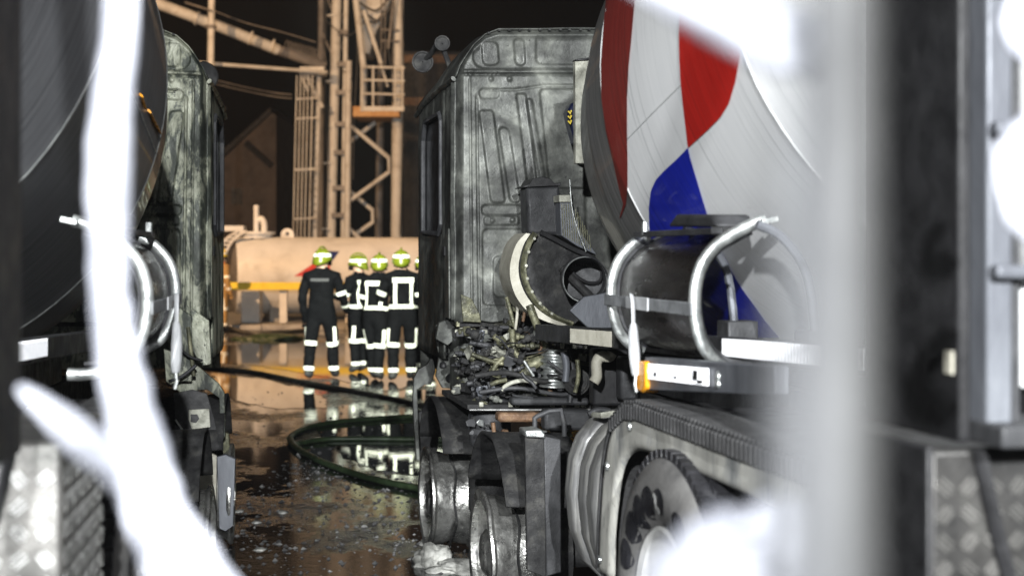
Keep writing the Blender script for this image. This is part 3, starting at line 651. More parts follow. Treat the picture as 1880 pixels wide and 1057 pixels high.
# painted emblem on the right drum
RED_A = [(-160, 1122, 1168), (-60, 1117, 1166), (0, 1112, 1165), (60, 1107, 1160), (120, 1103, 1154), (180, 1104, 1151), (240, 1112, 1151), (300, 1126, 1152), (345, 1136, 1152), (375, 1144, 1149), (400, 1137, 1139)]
RED_B = [(-110, 1262, 1340), (-60, 1254, 1352), (0, 1247, 1357), (60, 1246, 1359), (110, 1247, 1357), (150, 1249, 1350), (190, 1253, 1338), (215, 1256, 1323), (240, 1259, 1298), (260, 1261, 1276), (271, 1263, 1264)]
BLUE = [(272, 1262, 1263), (290, 1245, 1267), (310, 1223, 1273), (330, 1204, 1279), (350, 1195, 1285), (380, 1191, 1294), (420, 1192, 1306), (450, 1198, 1318), (490, 1213, 1338), (530, 1236, 1362), (560, 1256, 1384), (590, 1280, 1405), (620, 1304, 1430)]
for rows, m in ((RED_A, 'drum_red_shaded_soot'), (RED_B, 'drum_red'), (BLUE, 'drum_blue')):
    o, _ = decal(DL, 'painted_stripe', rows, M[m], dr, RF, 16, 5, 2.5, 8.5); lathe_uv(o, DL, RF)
# amber marks on the left drum
for pts in ([(259, 175), (266, 198)], [(274, 204), (293, 243)]):
    P = [DL2.hit(x, y, .006, 3, 9) for x, y in pts]
    if all(P): MB().tube([LF.loc(p) for p in P], [(.012, .004)]*2, 6).build('amber_reflector', M['amber'], dl, -1)

# ------------------------------------------------------------------ burnt engine bay of the right truck, traced on transverse planes
T = truck_r
def plate(name, poly, u, th, mat, root=None, fr=RF, bevel=.004):
    P = [fr.B(x, y, u) for x, y in poly]
    return MB().prism(P, (0, th, 0)).build(name, mat, root or (T if fr is RF else truck_l), fr.sgn, 30, bevel=bevel)
def pipe(name, pts, u, r, mat, fr=RF, k=5, root=None, u2=None):
    n = len(pts); u2 = u if u2 is None else u2
    P = smooth_path([fr.B(x, y, u+(u2-u)*i/max(1, n-1)) for i, (x, y) in enumerate(pts)], k)
    return MB().tube(P, r, 8).build(name, mat, root or (T if fr is RF else truck_l), fr.sgn, 50)
# exhaust guard: curved dark plate with pale rim
arc = [(966, 428), (950, 445), (940, 470), (936, 498), (940, 525), (951, 550), (970, 572), (998, 588), (1030, 598)]
inn = [(974, 429), (962, 448), (954, 474), (952, 498), (957, 522), (968, 545), (985, 565), (1010, 583), (1042, 596)]
g_ = plate('exhaust_guard', inn+[(1078, 598), (1062, 560), (1100, 500), (1086, 470), (1045, 452), (995, 427)], -1.05, .10, M['soot'])
A_ = smooth_path([RF.B(x, y, -1.12) for x, y in arc], 5); B_ = smooth_path([RF.B(x, y, -1.12) for x, y in inn], 5)
mb = MB()
for i in range(len(A_)-1):
    q = [A_[i], A_[i+1], B_[i+1], B_[i]]; mb.add([p for p in q]+[p+Vector((0, .30, 0)) for p in q], [(0,1,2,3), (4,5,6,7), (0,1,5,4), (2,3,7,6)])
mb.build('guard_rim', M['cream'], g_, 1, 50)
C_ = smooth_path([RF.B(x+9, y-1, -1.10) for x, y in inn], 5)
MB().tube([p for p in C_], [(.012, .02)]*len(C_), 8).build('guard_bead', M['olive'], g_, 1)
for i in range(7):
    p = C_[3+i*5]; MB().lathe(p+Vector((.012, -.012, 0)), (0, -1, 0), [(0, .010), (.008, .008), (.009, .001)], 8).build('guard_rivet', M['ash'], g_, 1)
MB().tube(smooth_path([RF.B(x, y, -1.09) for x, y in ((992, 426), (1020, 440), (1050, 456), (1085, 472), (1105, 490))], 5), .014, 8).build('guard_edge', M['black'], g_, 1)
# pipe stub facing the camera
pc = RF.B(1074, 513, -1.45); axp = (RF.loc(Vector((.35, 0, 1.7)))-pc).normalized()
st = MB().lathe(pc, axp, [(-.34, .122), (-.02, .122), (0, .124), (.004, .120), (-.004, .115), (-.34, .113)], 48).build('exhaust_stub', M['dark'], g_, 1, 50)
MB().tube([pc+axp*.002+Vector((cos(2*pi*i/40), 0, sin(2*pi*i/40)))*.119 for i in range(40)], .0035, 6, closed=True).build('stub_lip', M['galv'], st, 1)
MB().lathe(pc+axp*-.33, axp, [(0, .001), (0, .118)], 32).build('stub_baffle', M['dark'], st, 1)
q0 = pc-axp*.28
MB().tube([q0+Vector((-.12, 0, .06)), q0+Vector((.04, -.02, -.10))], .024, 10).build('stub_rod', M['soot'], st, 1)
MB().tube(smooth_path([q0+Vector((-.06, -.02, .035)), q0+Vector((-.02, -.03, .0)), q0+Vector((.03, -.03, -.02)), q0+Vector((.09, -.03, -.01)), q0+Vector((.10, -.02, .05))], 3), .008, 6).build('stub_cable', M['black'], st, 1)
for i in range(9): MB().box((q0.x-.07+.015*i, q0.y-.01, q0.z+.068), (q0.x-.062+.015*i, q0.y+.0, q0.z+.082)).build('stub_tooth', M['soot'], st, 1, 0)
# intake stack in front of the rear wall
MB().prism([RF.B(x, y, -.75) for x, y in ((966, 342), (1028, 340), (1031, 432), (970, 430))], (0, .20, 0)).build('intake_stack', M['dark'], T, 1, bevel=.02)
MB().prism([RF.B(x, y, -.77) for x, y in ((960, 343), (972, 338), (978, 328), (996, 324), (1012, 329), (1018, 337), (1030, 335), (1030, 341), (962, 344))], (0, .24, 0)).build('intake_cap_shadow', M['black'], T, 1, bevel=.006)  # made black for the shadow along the stack's top
fin = plate('cooler', [(1028, 372), (1052, 372), (1066, 425), (1096, 468), (1060, 452), (1030, 432)], -.95, .12, M['greyplate'])
for i in range(13):
    x = 1031+i*4.2; y0 = 374 if x < 1052 else 374+(x-1052)*1.9; y1 = min(466, 432+(x-1030)*.55)
    a = RF.B(x, y0, -.952); b = RF.B(x+3, y1, -.952)
    if y1 > y0+4: MB().tube([a, b], .0035, 4).build('cooler_fin', M['olive'], fin, 1)
plate('cooler_cap', [(1027, 358), (1052, 358), (1053, 371), (1027, 371)], -.97, .15, M['ash'])
pipe('cooler_wire', [(1046, 330), (1050, 380), (1060, 420), (1076, 462)], -1.15, .004, M['galv'])
# tall flaking plate between cab and drum, dark blue can behind it
plate('flaking_post', [(1056, 111), (1083, 109), (1084, 300), (1057, 300)], -1.3, .05, M['ash'])
plate('post_top', [(1056, 109), (1088, 105), (1088, 110), (1057, 112)], -1.32, .07, M['black'])  # black strip put in for the shadow above the plate
bg_ = plate('blue_bag', [(1050, 188), (1066, 186), (1066, 270), (1056, 262), (1045, 222), (1042, 205)], -1.0, .12, M['bluebag'], bevel=.02)
for i in range(3): MB().tube([RF.B(1043, 204+9*i, -1.045), RF.B(1047, 209+9*i, -1.045), RF.B(1049, 203+9*i, -1.045)], .006, 6).build('yellow_mark', M['yellow'], bg_, 1)
# grey pedestal plate, tank bracket
plate('pedestal_plate', [(1046, 570), (1072, 545), (1118, 536), (1134, 560), (1134, 602), (1080, 602)], -1.55, .03, M['greyplate'])
plate('bearer_plate', [(1003, 604), (1140, 612), (1146, 640), (1080, 634), (1003, 628)], -1.62, .04, M['dark'])
for x in (1030, 1052, 1072, 1100): plate('bearer_nut', [(x, 630), (x+7, 631), (x+6, 640), (x+1, 640)], -1.66, .03, M['ash'], bevel=.002)
# burnt sheet with holes behind the front wheel, bumper bracket
sh = plate('cab_bracket', [(800, 596), (838, 590), (862, 612), (868, 660), (876, 705), (852, 714), (812, 712), (800, 690), (806, 650), (798, 620)], .25, .03, M['cab'])
for x, y, r in ((816, 651, .022), (813, 670, .018), (827, 694, .025), (850, 640, .02)):
    MB().lathe(RF.B(x, y, .236), (0, -1, 0), [(0, .002), (.002, r*.7), (.006, r), (0, r*1.25)], 14).build('bracket_hole', M['black'], sh, 1)
pl = [(794, 652), (785, 668), (768, 678), (760, 694), (758, 730), (760, 780), (765, 845), (771, 845), (768, 770), (766, 715), (780, 706), (792, 706), (800, 680)]
plate('fender_bracket', pl, 1.15, .05, M['cab'])
plate('bumper_stub', [(768, 758), (800, 740), (806, 800), (800, 850), (770, 842)], 1.25, .10, M['soot'])
plate('cab_corner_box', [(806, 592), (838, 580), (842, 618), (822, 634), (800, 622)], .05, .06, M['cab'])
plate('floor_bar', [(838, 590), (905, 588), (980, 592), (980, 598), (838, 600)], -.30, .05, M['olive'])
plate('scorched_patch', [(846, 540), (866, 548), (880, 575), (884, 592), (850, 590)], -.372, .012, M['olive'])
# chassis top flange with bolts
MB().prism([RF.B(x, y, -1.2) for x, y in ((858, 742), (1085, 744), (1085, 753), (858, 752))], (0, .9, 0)).build('cross_beam', M['soot'], T, 1, bevel=.004)
pipe('flange_edge', [(862, 752), (960, 752), (1085, 752)], -1.21, .006, M['alu'])
for x in (884, 938, 950, 1015, 1036, 1060, 1072): plate('flange_bolt', [(x-4, 738), (x+4, 738), (x+4, 747), (x-4, 747)], -1.22, .02, M['ash'], bevel=.003)
for i, (x0, y0, x1, y1, u, m, nm) in enumerate(((940, 730, 1082, 744, -1.35, 'dark', 'cross_tube'), (1090, 640, 1176, 745, -2.1, 'black', 'battery_box'), (1140, 655, 1172, 735, -2.3, 'dark', 'filter_housing'), (905, 640, 1120, 742, -.9, 'soot', 'gearbox'),
     (850, 606, 1010, 744, -.35, 'cab', 'engine_block'), (915, 757, 1000, 775, -1.5, 'rust', 'air_pipe_block'), (1000, 752, 1085, 790, -1.9, 'dark', 'valve_block'), (960, 660, 1000, 690, -1.05, 'greyplate', 'finned_cover'))):
    plate(nm, [(x0, y0), (x1, y0), (x1, y1), (x0, y1)], u, .10 if i != 4 else .5, M[m], bevel=.015)
# bellows
mb = MB(); c0 = RF.B(1015, 710, -1.25)
prof = []
for i in range(25): prof.append((i*.0085, .062+.012*(1 if i % 4 < 2 else -.4)))
mb.lathe(c0, (.05, 0, 1), [(0, .01)]+prof+[(.205, .01)], 24).build('bellows', M['galv'], T, 1, 50)
# hand traced hoses and pipes
HOSES = [([(972, 560), (985, 595), (1000, 625), (1010, 650)], -1.25, .022, 'olive', 'hose'), ([(865, 668), (905, 655), (950, 648), (965, 640)], -1.05, .010, 'soot', 'rod'),
    ([(900, 706), (915, 700), (930, 697)], -1.3, .013, 'olive', 'hose'), ([(920, 716), (935, 704), (960, 698), (985, 702)], -1.3, .012, 'ash', 'hose'), ([(1005, 662), (1040, 690), (1070, 718)], -1.5, .008, 'dark', 'rod'),
    ([(1090, 702), (1096, 690), (1095, 668), (1102, 655), (1118, 655), (1124, 648)], -2.35, .026, 'cream', 'hose'), ([(960, 690), (975, 672), (998, 655), (1022, 640)], -1.2, .035, 'olive', 'pipe'),
    ([(962, 662), (970, 675), (980, 690)], -1.35, .008, 'galv', 'rod'), ([(930, 660), (936, 672), (938, 690)], -1.2, .012, 'dark', 'hose'), ([(905, 680), (912, 668), (925, 655)], -1.15, .014, 'olive', 'hose'),
    ([(868, 620), (890, 640), (880, 670), (895, 690)], -.75, .02, 'soot', 'hose'), ([(882, 600), (905, 612), (940, 608), (960, 596)], -.6, .014, 'soot', 'hose'), ([(1100, 625), (1115, 650), (1110, 690)], -1.8, .02, 'soot', 'hose'),
    ([(870, 700), (880, 690), (896, 700), (898, 715), (885, 722)], -1.1, .011, 'dark', 'hose'), ([(1112, 765), (1130, 772), (1140, 785)], -2.4, .012, 'ash', 'hose'), ([(1080, 760), (1100, 752), (1122, 757), (1133, 775)], -2.3, .016, 'dark', 'hose'),
    ([(905, 775), (908, 800), (912, 822)], -1.5, .012, 'rust', 'pipe'), ([(934, 765), (970, 765), (1000, 770)], -1.45, .024, 'rust', 'pipe'), ([(930, 545), (938, 575), (945, 600)], -.85, .012, 'olive', 'pipe'), ([(948, 540), (950, 570), (946, 605)], -.9, .009, 'cream', 'pipe'),
    ([(962, 540), (965, 560), (960, 590)], -.95, .010, 'rust', 'pipe'), ([(1060, 660), (1062, 690), (1056, 720)], -1.7, .012, 'olive', 'pipe'), ([(1035, 645), (1040, 670), (1038, 700)], -1.5, .02, 'greyplate', 'pipe')]
for pts, u, r, m, nm in HOSES: pipe(nm, pts, u, r, M[m])
for pts, u, r, m, nm in (([(862, 628), (920, 636), (980, 626), (1040, 640), (1100, 646)], -.95, .016, 'dark', 'loom'), ([(866, 650), (930, 668), (1000, 652), (1080, 668), (1130, 664)], -1.15, .012, 'olive', 'loom'),
    ([(872, 690), (930, 684), (1000, 700), (1060, 690), (1120, 712)], -1.3, .014, 'soot', 'loom'), ([(880, 720), (950, 712), (1030, 724), (1100, 716)], -1.3, .012, 'dark', 'loom'), ([(940, 604), (944, 640), (960, 680), (958, 735)], -1.1, .018, 'olive', 'pipe'), ([(1000, 608), (992, 650), (1010, 700), (1006, 738)], -1.2, .014, 'rust', 'pipe'), ([(1040, 640), (1052, 680), (1046, 738)], -1.35, .016, 'dark', 'pipe'), ([(886, 606), (880, 650), (892, 700), (886, 738)], -.8, .016, 'greyplate', 'pipe')):
    pipe(nm, pts, u, r, M[m])
for x, y, u, r, m, nm in ((915, 668, -1.0, .075, 'olive', 'turbocharger'), (985, 690, -1.1, .06, 'dark', 'alternator'), (1058, 700, -1.5, .07, 'soot', 'pump'), (890, 715, -.95, .055, 'greyplate', 'starter_motor'), (960, 625, -.9, .05, 'cab', 'filter_bowl')):
    c = RF.B(x, y, u); MB().lathe(c, (-.35, -1, .15), [(-.14, .01), (-.14, r*.6), (-.10, r*.65), (-.09, r), (-.03, r), (-.025, r*.86), (.0, r*.86), (.01, r*.55), (.05, r*.5), (.05, r*.3), (.03, .01)], 22).build(nm, M[m], T, 1, 35)
rnd = random.Random(21)
for i in range(26):                     # burnt wiring and thin pipes
    x = rnd.uniform(862, 1120); y = rnd.uniform(606, 738); u = rnd.uniform(-1.5, -.7); L_ = rnd.uniform(18, 60); an = rnd.uniform(-.5, .5)+(pi/2 if i % 2 else 0)
    pts = [(x, y)]
    for k in range(3): an += rnd.uniform(-.35, .35); pts.append((pts[-1][0]+L_/3*cos(an), min(742, pts[-1][1]+L_/3*sin(an)*.7)))
    pipe('wire' if i % 3 else 'thin_pipe', pts, u, rnd.choice((.004, .005, .007, .010)), M[rnd.choice(('soot', 'dark', 'olive', 'soot', 'dark', 'rust', 'soot'))], k=4, u2=u+rnd.uniform(-.2, .2))
def chunk(name, x, y, a, u, mat, kind):
    c = RF.B(x, y, u); r = a/2*(c-RF.loc(CAMP)).length/F; rot = Matrix.Rotation(rnd.uniform(-.6, .6), 3, 'X') @ Matrix.Rotation(rnd.uniform(-.7, .7), 3, 'Y') @ Matrix.Rotation(rnd.uniform(-.6, .6), 3, 'Z')
    mb = MB()
    if kind == 0: mb.box(c-Vector((r, r*rnd.uniform(.5, 1.5), r*rnd.uniform(.3, 1))), c+Vector((r, r, r*rnd.uniform(.3, 1))), rot)
    elif kind == 1:
        d = rot @ Vector((1, 0, 0)); mb.tube([c-d*r*1.5, c-d*r*.5, c-d*r*.45, c+d*r*.45, c+d*r*.5, c+d*r*1.5], [r*.45, r*.45, r*.75, r*.75, r*.4, r*.4], 10)
    else:
        n = rnd.randint(5, 8); mb.prism([c+rot @ Vector((r*cos(2*pi*k/n)*rnd.uniform(.6, 1.3), 0, r*sin(2*pi*k/n)*rnd.uniform(.6, 1.3))) for k in range(n)], rot @ Vector((0, r*.25, 0)))
    mb.build(name, M[mat], T, 1, 40, bevel=.004)
for i in range(430):                    # clamps, nuts, stubs, torn sheet
    chunk(rnd.choice(('clamp', 'fitting', 'torn_sheet')), (rnd.uniform(866, 1140) if i % 5 else rnd.uniform(836, 880)), rnd.uniform(602, 742), rnd.choice((6, 8, 9, 10, 12, 14, 18, 24)), (rnd.uniform(-1.3, -.7) if i % 5 else rnd.uniform(-.7, -.3)), rnd.choice(('soot', 'dark', 'olive', 'soot', 'dark', 'soot', 'soot', 'soot', 'cab', 'dark', 'ash', 'soot', 'olive')), i % 3)
for i in range(40):
    chunk(rnd.choice(('clamp', 'fitting')), rnd.uniform(866, 1100), rnd.uniform(752, 800), rnd.choice((8, 12, 16, 20)), rnd.uniform(-1.3, -.9), rnd.choice(('soot', 'dark', 'olive', 'soot', 'rust', 'galv')), i % 3)
for i in range(22):                     # fused valve stack beside the guard
    x = rnd.uniform(926, 966); y = rnd.uniform(540, 608); plate('valve', [(x, y), (x+rnd.uniform(4, 9), y), (x+8, y+rnd.uniform(5, 14)), (x, y+10)], rnd.uniform(-.8, -.5), .05, M[rnd.choice(('olive', 'ash', 'cream', 'rust', 'soot'))], bevel=.004)
# air reservoirs between the axles
def barrel(name, x, y0, y1, u, r, m):
    a = RF.B(x, y1, u); b = RF.B(x, y0, u); h = (b-a).length
    MB().lathe(a, (0, 0, 1), [(0, .01), (.0, r*.7), (.025, r*.95), (.05, r), (h-.05, r), (h-.025, r*.95), (h, r*.7), (h, .01)], 32).build(name, M[m], T, 1, 60)
barrel('air_reservoir', 900, 728, 824, -.95, .115, 'dark'); barrel('air_spring', 893, 842, 945, -.9, .10, 'soot')
plate('reservoir_bracket', [(880, 822), (925, 822), (925, 838), (880, 840)], -1.0, .05, M['olive']); plate('reservoir_side', [(862, 728), (880, 728), (876, 790), (862, 790)], -.75, .04, M['greyplate'])
# scorched box in front of the side tank, with bracket arms
bx = MB().prism([RF.B(x, y, -2.62) for x, y in ((964, 794), (999, 794), (1003, 1060), (968, 1046))], (0, .03, 0)).build('scorched_box', M['soot'], T, 1, bevel=.004)
MB().prism([RF.B(x, y, -2.60) for x, y in ((998, 800), (1030, 806), (1031, 1050), (1003, 1058))], (0, .16, 0)).build('box_side', M['dark'], bx, 1, bevel=.006)
MB().prism([RF.B(x, y, -2.66) for x, y in ((964, 790), (994, 788), (1001, 796), (1000, 804), (966, 802))], (0, .14, 0)).build('box_lid', M['galv'], bx, 1, bevel=.006)
pipe('box_bracket', [(982, 792), (982, 772), (986, 764), (1030, 752), (1036, 800)], -2.5, .012, M['dark'], k=2)
# amber marker lamp, placard with black marks, bearer box
sp = lambda x, y, s=.07: RF.S(x, y, s)
am = MB().prism([sp(x, y) for x, y in ((1172, 662), (1184, 663), (1185, 712), (1178, 721), (1168, 716), (1163, 700), (1168, 684))], (.06, 0, 0)).build('amber_lamp', M['amber'], T, 1, 40, bevel=.008)
MB().prism([sp(x, y, .085) for x, y in ((1184, 655), (1420, 672), (1420, 724), (1185, 716))], (.04, 0, 0)).build('side_bearer', M['greyplate'], T, 1, bevel=.004)
qa, qb = sp(1190, 681, .08), sp(1301, 692, .08); hz = (sp(1190, 667, .08).z-sp(1190, 695, .08).z)/2
pc_ = tape(T, 1, 'placard', 'reflwhite', .081, qb.y, qa.y, lambda u: qa.z+(qb.z-qa.z)*(u-qa.y)/(qb.y-qa.y)-hz, lambda u: qa.z+(qb.z-qa.z)*(u-qa.y)/(qb.y-qa.y)+hz, .02, .007)
for poly in (((1272, 679), (1279, 680), (1278, 697), (1271, 696)), ((1279, 697), (1288, 698), (1288, 703), (1279, 702)), ((1200, 683), (1203, 683), (1203, 690), (1200, 690)), ((1236, 690), (1241, 691), (1241, 694), (1236, 693))):
    MB().prism([sp(x, y, .071) for x, y in poly], (.003, 0, 0)).build('black_mark', M['black'], pc_, 1, 0)
for x, y in ((1319, 690), (1319, 704)): MB().lathe(sp(x, y, .083), (-1, 0, 0), [(0, .014), (.006, .012), (.008, .001)], 12).build('bolt', M['galv'], T, 1)

# ------------------------------------------------------------------ left truck: torn front corner
LQ = lambda *a, **k: plate(*a, root=truck_l, fr=LF, **k)
LQ('torn_fender', [(352, 566), (384, 588), (388, 668), (372, 672), (350, 640)], -.38, .02, M['cab_left'])
LQ('fender_bracket', [(300, 640), (345, 655), (385, 690), (400, 702), (412, 720), (414, 800), (405, 812), (402, 730), (380, 715), (330, 720), (305, 700)], -.30, .03, M['cab_left'])
LQ('rubber_flap', [(318, 722), (352, 715), (380, 722), (394, 770), (404, 822), (380, 830), (340, 800), (322, 770)], -.42, .02, M['rubber'])
hb = LQ('hole_plate', [(346, 752), (384, 750), (386, 784), (352, 788), (346, 770)], -.46, .012, M['ash'])
MB().prism([LF.B(x, y, -.466) for x, y in ((350, 760), (362, 760), (366, 768), (360, 776), (350, 774))], (0, .004, 0)).build('plate_hole', M['black'], hb, -1, 0)
LQ('hanging_panel', [(360, 820), (398, 836), (396, 990), (382, 980), (376, 905), (362, 890)], -.50, .03, M['cream'])
LQ('hanging_strip', [(377, 905), (392, 908), (392, 1010), (380, 1000)], -.54, .03, M['ash'])
LQ('torn_bumper', [(398, 838), (414, 834), (432, 842), (428, 965), (414, 975), (402, 970)], -.30, .06, M['greyplate'])
LQ('panel_edge', [(320, 780), (350, 800), (356, 830), (352, 960), (346, 960), (346, 840), (326, 812)], -.55, .03, M['dark'])
LQ('bumper_knuckle', [(400, 788), (420, 796), (422, 826), (410, 832), (400, 820)], -.1, .07, M['olive'])
for pts, u, r, m in (([(330, 640), (350, 655), (372, 662)], -.5, .008, 'soot'), ([(310, 700), (335, 690), (360, 670)], -.5, .010, 'dark'), ([(322, 770), (336, 790), (352, 810)], -.55, .006, 'galv'), ([(352, 820), (350, 880), (352, 960)], -.56, .006, 'alu'), ([(345, 600), (350, 640), (356, 690)], -.45, .012, 'olive')):
    pipe('thin_pipe', pts, u, r, M[m], fr=LF)
LQ('cab_pillar_plate', [(322, 560), (352, 580), (352, 700), (330, 700), (318, 640)], -.40, .03, M['cab_left'])

# ================================================================== background yard
M['bgwhite'] = mk('weathered_white_tank_paint', [(.3, (.40,.38,.35)), (.45, (.58,.57,.54)), (.6, (.66,.65,.62)), (.8, (.70,.69,.66))], 1.1, 10, (.4, .6), 0, .05, 20)
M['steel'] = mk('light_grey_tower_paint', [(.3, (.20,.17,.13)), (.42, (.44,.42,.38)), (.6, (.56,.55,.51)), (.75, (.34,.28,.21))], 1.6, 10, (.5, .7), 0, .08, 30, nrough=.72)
M['steel_dim'] = mk('darker_grey_steel', [(.3, (.10,.09,.08)), (.7, (.22,.2,.18))], 2.5, 8, (.5, .7), 0, .08, 30)
M['orange_deck'] = mk('rusty_deck', [(.3, (.34,.16,.05)), (.7, (.5,.3,.12))], 5, 8, (.6, .8), 0, .1, 30)
M['concrete'] = mk('yard_concrete', [(.3, (.20,.19,.18)), (.6, (.34,.33,.31)), (.8, (.42,.41,.38))], 3, 9, (.6, .9), 0, .2, 25)
M['concrete_white'] = mk('painted_concrete', [(.3, (.48,.47,.45)), (.7, (.64,.63,.60))], 3, 9, (.6, .8), 0, .1, 25)
M['brickwall'] = mk('brown_plaster', [(.3, (.05,.038,.03)), (.7, (.11,.083,.065))], 1.2, 9, (.7, .9), 0, .2, 12)
M['rooft'] = mk('dark_roof_tiles', [(.3, (.008,.0075,.007)), (.7, (.02,.018,.017))], 4, 8, (.6, .8), 0, .3, 8)
M['logo_red'] = mk('red_logo_paint', [(.3, (.52,.03,.018)), (.7, (.62,.04,.02))], 4, 5, (.4, .5), 0, 0)
M['logo_blue'] = mk('blue_logo_paint', [(.3, (.012,.018,.10)), (.7, (.02,.03,.15))], 4, 5, (.4, .5), 0, 0)
M['bgdark'] = mk('dark_recess_steel', [(.4, (.02,.02,.02)), (.7, (.05,.05,.05))], 3, 5, (.5, .8), 0, 0)
# fuel tank
ya = radians(15); ta = Vector((cos(ya), sin(ya), 0)); TO = onY(432, 505, 38.2); TO.z = 1.27
TL = 7.2; TR = .98
tank = empty('fuel_tank', (TO.x, TO.y, 0), 'long white cylindrical fuel tank lying behind the yellow barrier', 'tank')
def tl(p): return Vector(p)-Vector((TO.x, TO.y, 0))
TP = [(-.18, .05), (-.16, .4), (-.10, .75), (-.02, .94), (.06, TR), (TL-.06, TR), (TL+.1, .75), (TL+.18, .05)]
MB().lathe(tl(TO), ta, TP[3:], 64).build('tank_shell', M['bgwhite'], tank, 1, 40)
MB().lathe(tl(TO), ta, TP[:4], 64).build('tank_end', M['steel_dim'], tank, 1, 40)  # end given darker steel for the shading on its turned face
TLath = Lathe(TO, ta, [(0, TR), (TL, TR)])
for nm, rows, m in (('red_logo', [(463, 602, 622), (475, 585, 612), (490, 564, 596), (507, 540, 590)], 'logo_red'), ('blue_logo', [(461, 601, 623), (470, 598, 617), (482, 596, 608)], 'logo_blue')):
    if nm == 'red_logo': rows = [(466, 600, 604), (478, 584, 606), (492, 563, 606), (507, 540, 606)]
    o, vs = decal(TLath, nm, rows, M[m], tank, None, 10, 4, 30, 45)
    for v in o.data.vertices: v.co -= Vector((TO.x, TO.y, 0))
side = Vector((ta.y, -ta.x, 0))
for t in (.8, 3.4, 6.0):
    c = tl(TO)+ta*t
    MB().prism([c+side*-.7+Vector((0, 0, -1.27)), c+side*.7+Vector((0, 0, -1.27)), c+side*.78+Vector((0, 0, -.5)), c+side*-.78+Vector((0, 0, -.5))], ta*.35).build('saddle', M['concrete'], tank, 1, 0)
c = tl(TO)+ta*.55+Vector((0, 0, TR-.03))
mh = MB().lathe(c, (0, 0, 1), [(0, .38), (.10, .38), (.10, .46), (.17, .46), (.17, .02)], 28).build('manhole', M['bgwhite'], tank, 1, 30)
MB().tube([c+Vector((-.02, 0, .15)), c+Vector((-.02, 0, .85))], .07, 10).build('vent_pipe', M['bgwhite'], mh, 1)
MB().tube(smooth_path([c+Vector((.0, 0, .45)), c+Vector((.12, 0, .50)), c+Vector((.18, 0, .36)), c+Vector((.18, 0, .15))], 4), .08, 10).build('vent_elbow', M['bgwhite'], mh, 1)
c2 = tl(TO)+ta*1.32+Vector((0, 0, TR))
lug = MB(); ring = [c2+Vector((.17*cos(a), 0, .06+.17*sin(a))) for a in [pi*i/10 for i in range(11)]]; lug.prism(ring+[c2+Vector((-.17, 0, -.03)), c2+Vector((.17, 0, -.03))], (0, .05, 0)).build('lifting_lug', M['bgwhite'], tank, 1)
MB().cyl(c2+Vector((0, -.01, .09)), c2+Vector((0, .0, .09)), .05, n=12).build('lug_hole', M['bgdark'], tank, 1)
# ladder curving over the tank end
lad = None
R0 = [(404, 480), (408, 462), (416, 446), (428, 434), (445, 424)]
def ladside(dx): return smooth_path([tl(onY(x+dx, y, 37.6)) for x, y in R0], 4)
la, lb = ladside(-7), ladside(8)
for q in (la, lb): MB().tube(q, .035, 6).build('ladder_rail', M['bgwhite'], tank, 1)
for i in range(1, len(la), 2): MB().tube([la[i], lb[i]], .025, 6).build('ladder_rung', M['bgwhite'], tank, 1)
MB().tube([tl(onY(404-8, 480, 37.6)), tl(onY(396, 590, 37.6))], .035, 6).build('ladder_rail', M['bgwhite'], tank, 1)
MB().box(tl(onY(408, 424, 37.8)), tl(onY(452, 415, 38.2))).build('ladder_landing', M['bgwhite'], tank, 1, 0)
# yellow barrier in front, on white concrete posts
YB = 36.6; b0 = onY(405, 525, YB)
bar = empty('crash_barrier', (b0.x, b0.y, 0), 'yellow beam barrier on white posts in front of the fuel tank', 'barrier')
bl = lambda x, y, Y=YB: onY(x, y, Y)-Vector((b0.x, b0.y, 0))
p, q = bl(403, 532), bl(1150, 518); MB().box((p.x, -.06, p.z), (q.x, .06, q.z)).build('beam', M['yellow'], bar, 1, bevel=.01)
for x, wd in ((408, 7), (519, 7), (640, 7), (760, 7), (880, 7)):
    p, q = bl(x-wd, 575), bl(x+wd, 533); MB().box((p.x, .07, 0.13), (q.x, .25, q.z)).build('post', M['concrete_white'], bar, 1, bevel=.01)
p, q = bl(438, 575), bl(472, 535); cb = MB().box((p.x+b0.x, b0.y+.35, .13), (q.x+b0.x, b0.y+.85, q.z)).build('concrete_block', M['concrete_white'], None, 1, bevel=.015)
tag(cb, 'white painted concrete block behind the yellow barrier', 'block')
# kerb of the tank bay with single stones and a brick edge
kr = empty('kerb', (-9, 35.9, 0), None, None); kr['kind'] = 'structure'
if 'label' in kr: del kr['label']
for i in range(11): MB().box((1.0*i+.006, 0, 0), (1.0*i+.994, .16, .125+.004*sin(i*2.3))).build('kerb_stone', M['concrete'], kr, 1, bevel=.012)
tag(MB().box((-40, 36.07, -.05), (30, 70, .115)).build('bay_slab', M['concrete'], None, 1, 0), None, kind='structure')

# mixing tower
YT = 48.0
tw0 = onY(670, 560, YT); tower = empty('mixing_tower', (tw0.x, tw0.y, 0), 'tall steel mixing plant tower with railed platform and hopper', 'tower')
tq = lambda x, y, Y=YT: onY(x, y, Y)-Vector((tw0.x, tw0.y, 0))
ppm = F/YT
def beam(name, pts, wpx, Y=YT, mat='steel', root=tower, box=False, off=tq, n=10):
    P = [off(x, y, Y) for x, y in pts]
    return MB().tube(P, wpx/2*Y/F, n).build(name, M[mat], root, 1, 40)
GY = 573
for x0, x1, wp, y0, Y in ((619, 604, 18, -40, YT), (636, 628, 9, -40, YT), (640, 636, 12, 112, YT-.3), (732, 726, 20, -40, YT)):
    beam('column', [(x0, y0), (x1, GY)], wp, Y)
beam('column', [(700, 100), (693, GY-8)], 14, 52, 'steel_dim'); beam('column', [(590, -40), (588, GY-8)], 12, 52, 'steel_dim')
